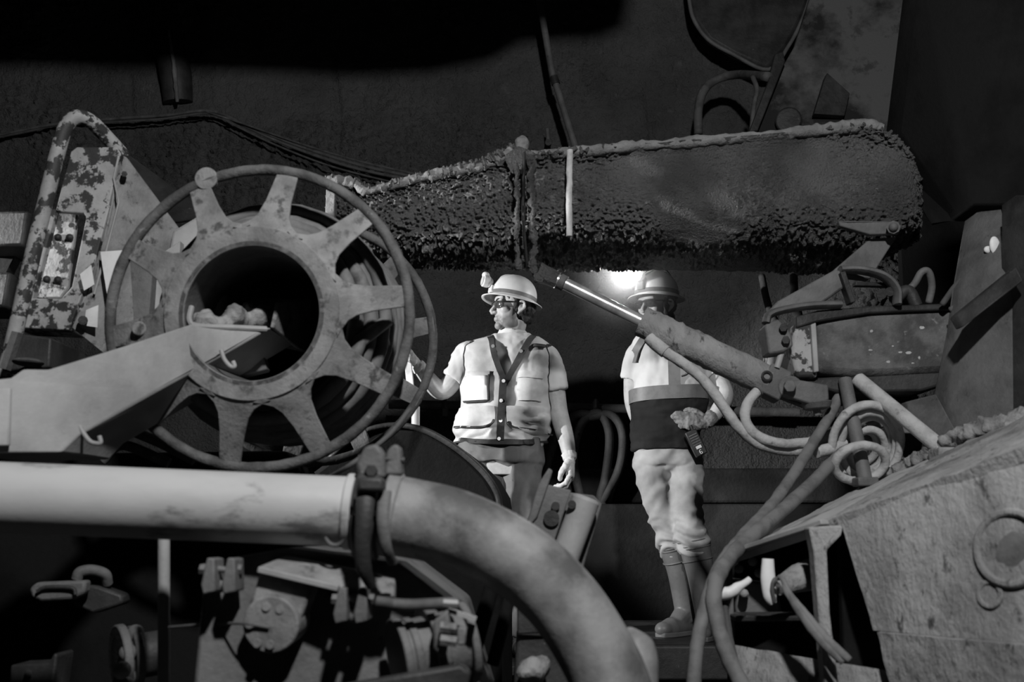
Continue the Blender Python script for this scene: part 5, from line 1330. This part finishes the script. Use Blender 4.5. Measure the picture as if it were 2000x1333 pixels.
# shirt: hi-vis upper part, tape, dark lower part
b = MB(); b.loft(T2.rings(652, 764, 20, .004, 44))
for k in 'LR':
    p = cr(arms2[k], 6)[:7]; b.tube(p, [.061, .064, .062, .060], 22); b.ell(arms2[k][0], .063)
sh2 = b.build('shirt_yoke', M['hivis'], w2, remesh=.006, smooth=2, sharp=0, disp=wr(.014, (1, 1, .8), 12, 6))
b = MB(); b.loft(T2.rings(780, 880, 24, .014, 44)); b.build('shirt_skirt', M['navy'], w2, remesh=.006, smooth=1, sharp=0, disp=wr(.014, (.7, 1, 1.6), 14, 8))
def band(T, y0, y1, dy, off, th, name, m, par):
    b = MB(); seg = 60; rg = []
    for y, o in ((y0, off), (y0, off + th), (y1, off + th), (y1, off), (y0, off)):
        rg.append([T.at(2 * PI * k / seg, y + dy * -math.sin(2 * PI * k / seg) , o) for k in range(seg)])
    b.loft(rg, caps=False); return b.build(name, m, par, sharp=50)
band(T2, 760, 786, 4, .010, .012, 'tape_belt', M['reflective'], sh2)
ribbon(T2, [(1306, 662), (1308, 700), (1309, 765)], 21, .008, .008, 'tape_stripe', M['reflective'], sh2)
ribbon(T2, [(1256, 668), (1244, 690), (1238, 712)], 12, .010, .008, 'tape_stripe', M['reflective'], sh2)
ribbon(T2, [(1322, 690), (1332, 722), (1338, 730), (1331, 738), (1322, 742)], 2.0, .012, .004, 'pocket_seam', M['reflective'], sh2)
b = MB(); b.tube(cr([P(1272, 652, Y2 - .06), P(1282, 660, Y2 - .08), P(1296, 656, Y2 - .07)], 4), .012, 10); b.build('collar', M['navy'], sh2)
# jeans
b = MB(); b.loft(T2.rings(868, 910, 8, .0, 36)); b.ell(P(1304, 905, Y2), (.10, .105, .08))
for k in 'LR':
    p = cr(legs2[k], 6)[:17]
    b.tube(p, [.093, .092, .086, .078, .073, .074, .070], 24); b.ell(legs2[k][0], .09)
def jd(co, no):
    low = np.clip((P(1330, 990, Y2).z - co[:, 2]) * 6, 0, 1)
    return fbm(co * np.array([.8, .8, 1.4]), 13, 3, 5) * .014 + np.sin((co[:, 2] + fbm(co, 6, 2, 3) * .12) * 120) * .007 * low + np.sin((co[:, 2] + fbm(co, 5, 2, 9) * .2) * 60) * .003
jn2 = b.build('jeans', M['jeans_light'], w2, remesh=.007, smooth=6, sharp=0, disp=jd)
# rubber boots
for k, toe in (('L', V((-.14, -.13, 0))), ('R', V((-.05, -.15, 0)))):
    a, c = legs2[k][3], legs2[k][4]; top = legs2[k][2].lerp(a, .30)
    g = V((c.x, c.y, DZ)); tv = toe.normalized()
    b = MB(); b.tube(cr([top, a, c, g + V((0, 0, .06))], 6), [.072, .070, .062, .054, .052, .052], 24)
    b.tube([g + tv * -.045 + V((0, 0, .035)), g + tv * .05 + V((0, 0, .045)), g + tv * .12 + V((0, 0, .040)), g + tv * .17 + V((0, 0, .034))], [.036, .044, .046, .036], 18)
    b.ell(g + tv * .17 + V((0, 0, .036)), (.042, .042, .034)); b.tube([g + V((0, 0, .11)), g + tv * .08 + V((0, 0, .055))], [.05, .04], 16)
    def flat(co, no):
        out = np.zeros((len(co), 3)); out[:, 2] = np.where(co[:, 2] < DZ + .006, DZ + .006 - co[:, 2], 0); return out
    bt = b.build('boot', M['boot'], w2, remesh=.006, smooth=3, sharp=0, disp=flat)
    for s_ in (.05, .22, .30, .72):
        q = top.lerp(a, s_) if s_ < 1 else a; dn = (a - top).normalized()
        b = MB(); b.torus(q, dn, .0715 - .004 * s_, .0035, 40, 6); b.build('boot_rib', M['boot'], bt)
    b = MB(); so = []
    for s_, w_ in ((-.075, .030), (-.04, .040), (.04, .040), (.10, .048), (.16, .046), (.20, .028)):
        so.append((s_, w_))
    side = V((-tv.y, tv.x, 0))
    pts = [g + tv * s_ + side * w_ for s_, w_ in so] + [g + tv * s_ - side * w_ for s_, w_ in reversed(so)]
    b.prism(pts, (0, 0, .022)); b.build('sole', M['boot'], bt, bevel=.004)
# glove on the hip
b = MB(); add_hand(b, wr2, d2, V((.1, 1, .15)), V((.1, .2, 1)), c2, .98, .0025, thumb_curl=.2)
back = (arms2['R'][-2] - wr2).normalized(); b.tube([wr2 + back * .055, wr2 + back * .02, wr2], [.036, .034, .030], 18)
b.build('glove', M['glove_dark'], w2, remesh=.0035, smooth=1, sharp=0, disp=wr(.004, (1, 1, 1), 60, 2))
# glasses
b = MB()
for k in (1, -1):
    b.tube(cr([hd2 + f * x + l * (k * y) + u * z for x, y, z in ((-.02, .083, .012), (.04, .078, .014), (.085, .062, .012), (.102, .034, .014), (.105, .0, .012))], 4), .003, 8)
gl2 = b.build('safety_glasses', M['black_plastic'], w2)
for k in (1, -1):
    b = MB(); rows = []
    for y in np.linspace(.005, .064, 9):
        x = .104 - 12 * max(0, y - .02) ** 2; h = .022 * (1 - ((y - .036) / .036) ** 4 * .7)
        rows.append([hd2 + f * (x + dz) + l * (k * y) + u * (.010 + z * h) for z, dz in ((.5, .001), (.2, .0), (-.4, -.001), (-1, -.004), (-1.3, -.008))])
    b.loft(rows, caps=False, close=False); b.build('lens', M['lens'], gl2, solid=.0015)
# hard hat with lit headlamp
hat2 = thing('hard_hat', 'pale hard hat with a brightly lit headlamp', 'hard hat', hd2 + GB[2] * .03)
GT = basis((-.72, -.69, -.02), (.04, .02, 1)); hc2 = P(1283, 582, Y2 - .02)
pt = helmet(hat2, hc2, GT, 1.0)
q = hc2 + GT[0] * .132 + GT[2] * .092
b = MB(); b.ell(q, (.028, .028, .028), ax=GT); b.cyl(q, q + GT[0] * .028, .034, seg=28); b.box(q - GT[0] * .015 - GT[2] * .04, (.03, .04, .06), GT[0], GT[2])
lp2 = b.build('cap_lamp', M['black_plastic'], hat2, remesh=.004, smooth=1, sharp=0)
b = MB(); b.ell(q + GT[0] * .028, (.012, .034, .034), ax=GT, seg=28); b.build('lamp_lens', M['lamp_on'], lp2)
b = MB(); b.tube(cr([q - GT[0] * .03] + [pt(a, .124 * c_, .106 * c_, z) for a, c_, z in ((.25, .75, .105), (.9, .5, .132), (2.0, .5, .132), (2.8, .85, .090))], 6), .004, 8); b.build('lamp_cable', M['black_plastic'], hat2)
pl_ = bpy.data.lights.new('headlamp_light', 'SPOT'); pl_.energy = 14; pl_.shadow_soft_size = .03; pl_.spot_size = math.radians(170); pl_.spot_blend = 1.0
po = bpy.data.objects.new('headlamp_light', pl_); po.location = q + GT[0] * .06; po.rotation_euler = (GT[0] - GT[2] * .12).to_track_quat('-Z', 'Y').to_euler(); COL.objects.link(po)
# radio on the belt
RB = basis(P(1372, 890, Y2 - .15) - P(1346, 838, Y2 - .15), V((0, -1, .1)))
rd = thing('belt_radio', 'black handheld radio hanging from the belt below the hand on hip', 'radio', P(1360, 865, Y2 - .16))
rc = P(1359, 866, Y2 - .165)
b = MB(); b.box(rc, (.125, .058, .030), RB[0], RB[2]); rb = b.build('radio_case', M['black_plastic'], rd, bevel=.005)
for k in range(5):
    b = MB(); b.box(rc + RB[0] * (-.040 + .012 * k) + RB[2] * .016, (.004, .040, .003), RB[0], RB[2]); b.build('grille_slot', M['steel_mid'], rb)
b = MB(); b.box(rc + RB[0] * .022 + RB[2] * .016, (.014, .026, .003), RB[0], RB[2]); b.build('radio_window', M['lamp_glass'], rb)
b = MB(); c0 = rc + RB[0] * .046 + RB[2] * .0165
sx = RB[1] if RB[1].x > 0 else -RB[1]; dn = RB[0]
six = [(-.005 * -1, -.009), (0, -.010), (-.005, -.006), (-.006, .002), (-.004, .008), (.001, .009), (.005, .005), (.003, .0), (-.001, -.001), (-.005, .003)]
b.tube(cr([c0 + sx * x + dn * y for x, y in six], 4), .0012, 6); b.build('painted_six', M['white_paint'], rb)
b = MB(); b.tube([rc - RB[0] * .06 + RB[1] * .015, rc - RB[0] * .085 + RB[1] * .015], .007, 10); b.build('radio_knob', M['black_plastic'], rd)

HAZE = 1.3
# dust volume, mostly added to give the headlamp a lens-like glow
hz = bpy.data.materials.new('dust_glow_haze'); hz.use_nodes = True; nt = hz.node_tree; nt.nodes.remove(nt.nodes['Principled BSDF'])
vs = nt.nodes.new('ShaderNodeVolumeScatter'); vs.inputs['Anisotropy'].default_value = 0.35
tc = nt.nodes.new('ShaderNodeTexCoord'); ln = nt.nodes.new('ShaderNodeVectorMath'); ln.operation = 'LENGTH'
mr = nt.nodes.new('ShaderNodeMapRange'); mr.inputs[1].default_value = .34; mr.inputs[2].default_value = 0.0; mr.interpolation_type = 'SMOOTHSTEP'
mu = nt.nodes.new('ShaderNodeMath'); mu.operation = 'MULTIPLY'; mu.inputs[1].default_value = HAZE
nt.links.new(tc.outputs['Object'], ln.inputs[0]); nt.links.new(ln.outputs['Value'], mr.inputs[0]); nt.links.new(mr.outputs[0], mu.inputs[0]); nt.links.new(mu.outputs[0], vs.inputs['Density'])
nt.links.new(vs.outputs[0], nt.nodes['Material Output'].inputs['Volume'])
b = MB(); b.ell(q + GT[0] * .06, .35); ho = b.build('dust_glow_haze', hz, origin=q + GT[0] * .06)
tag(ho, 'faint dust haze added as the glow around the lit headlamp', 'haze', kind='stuff')
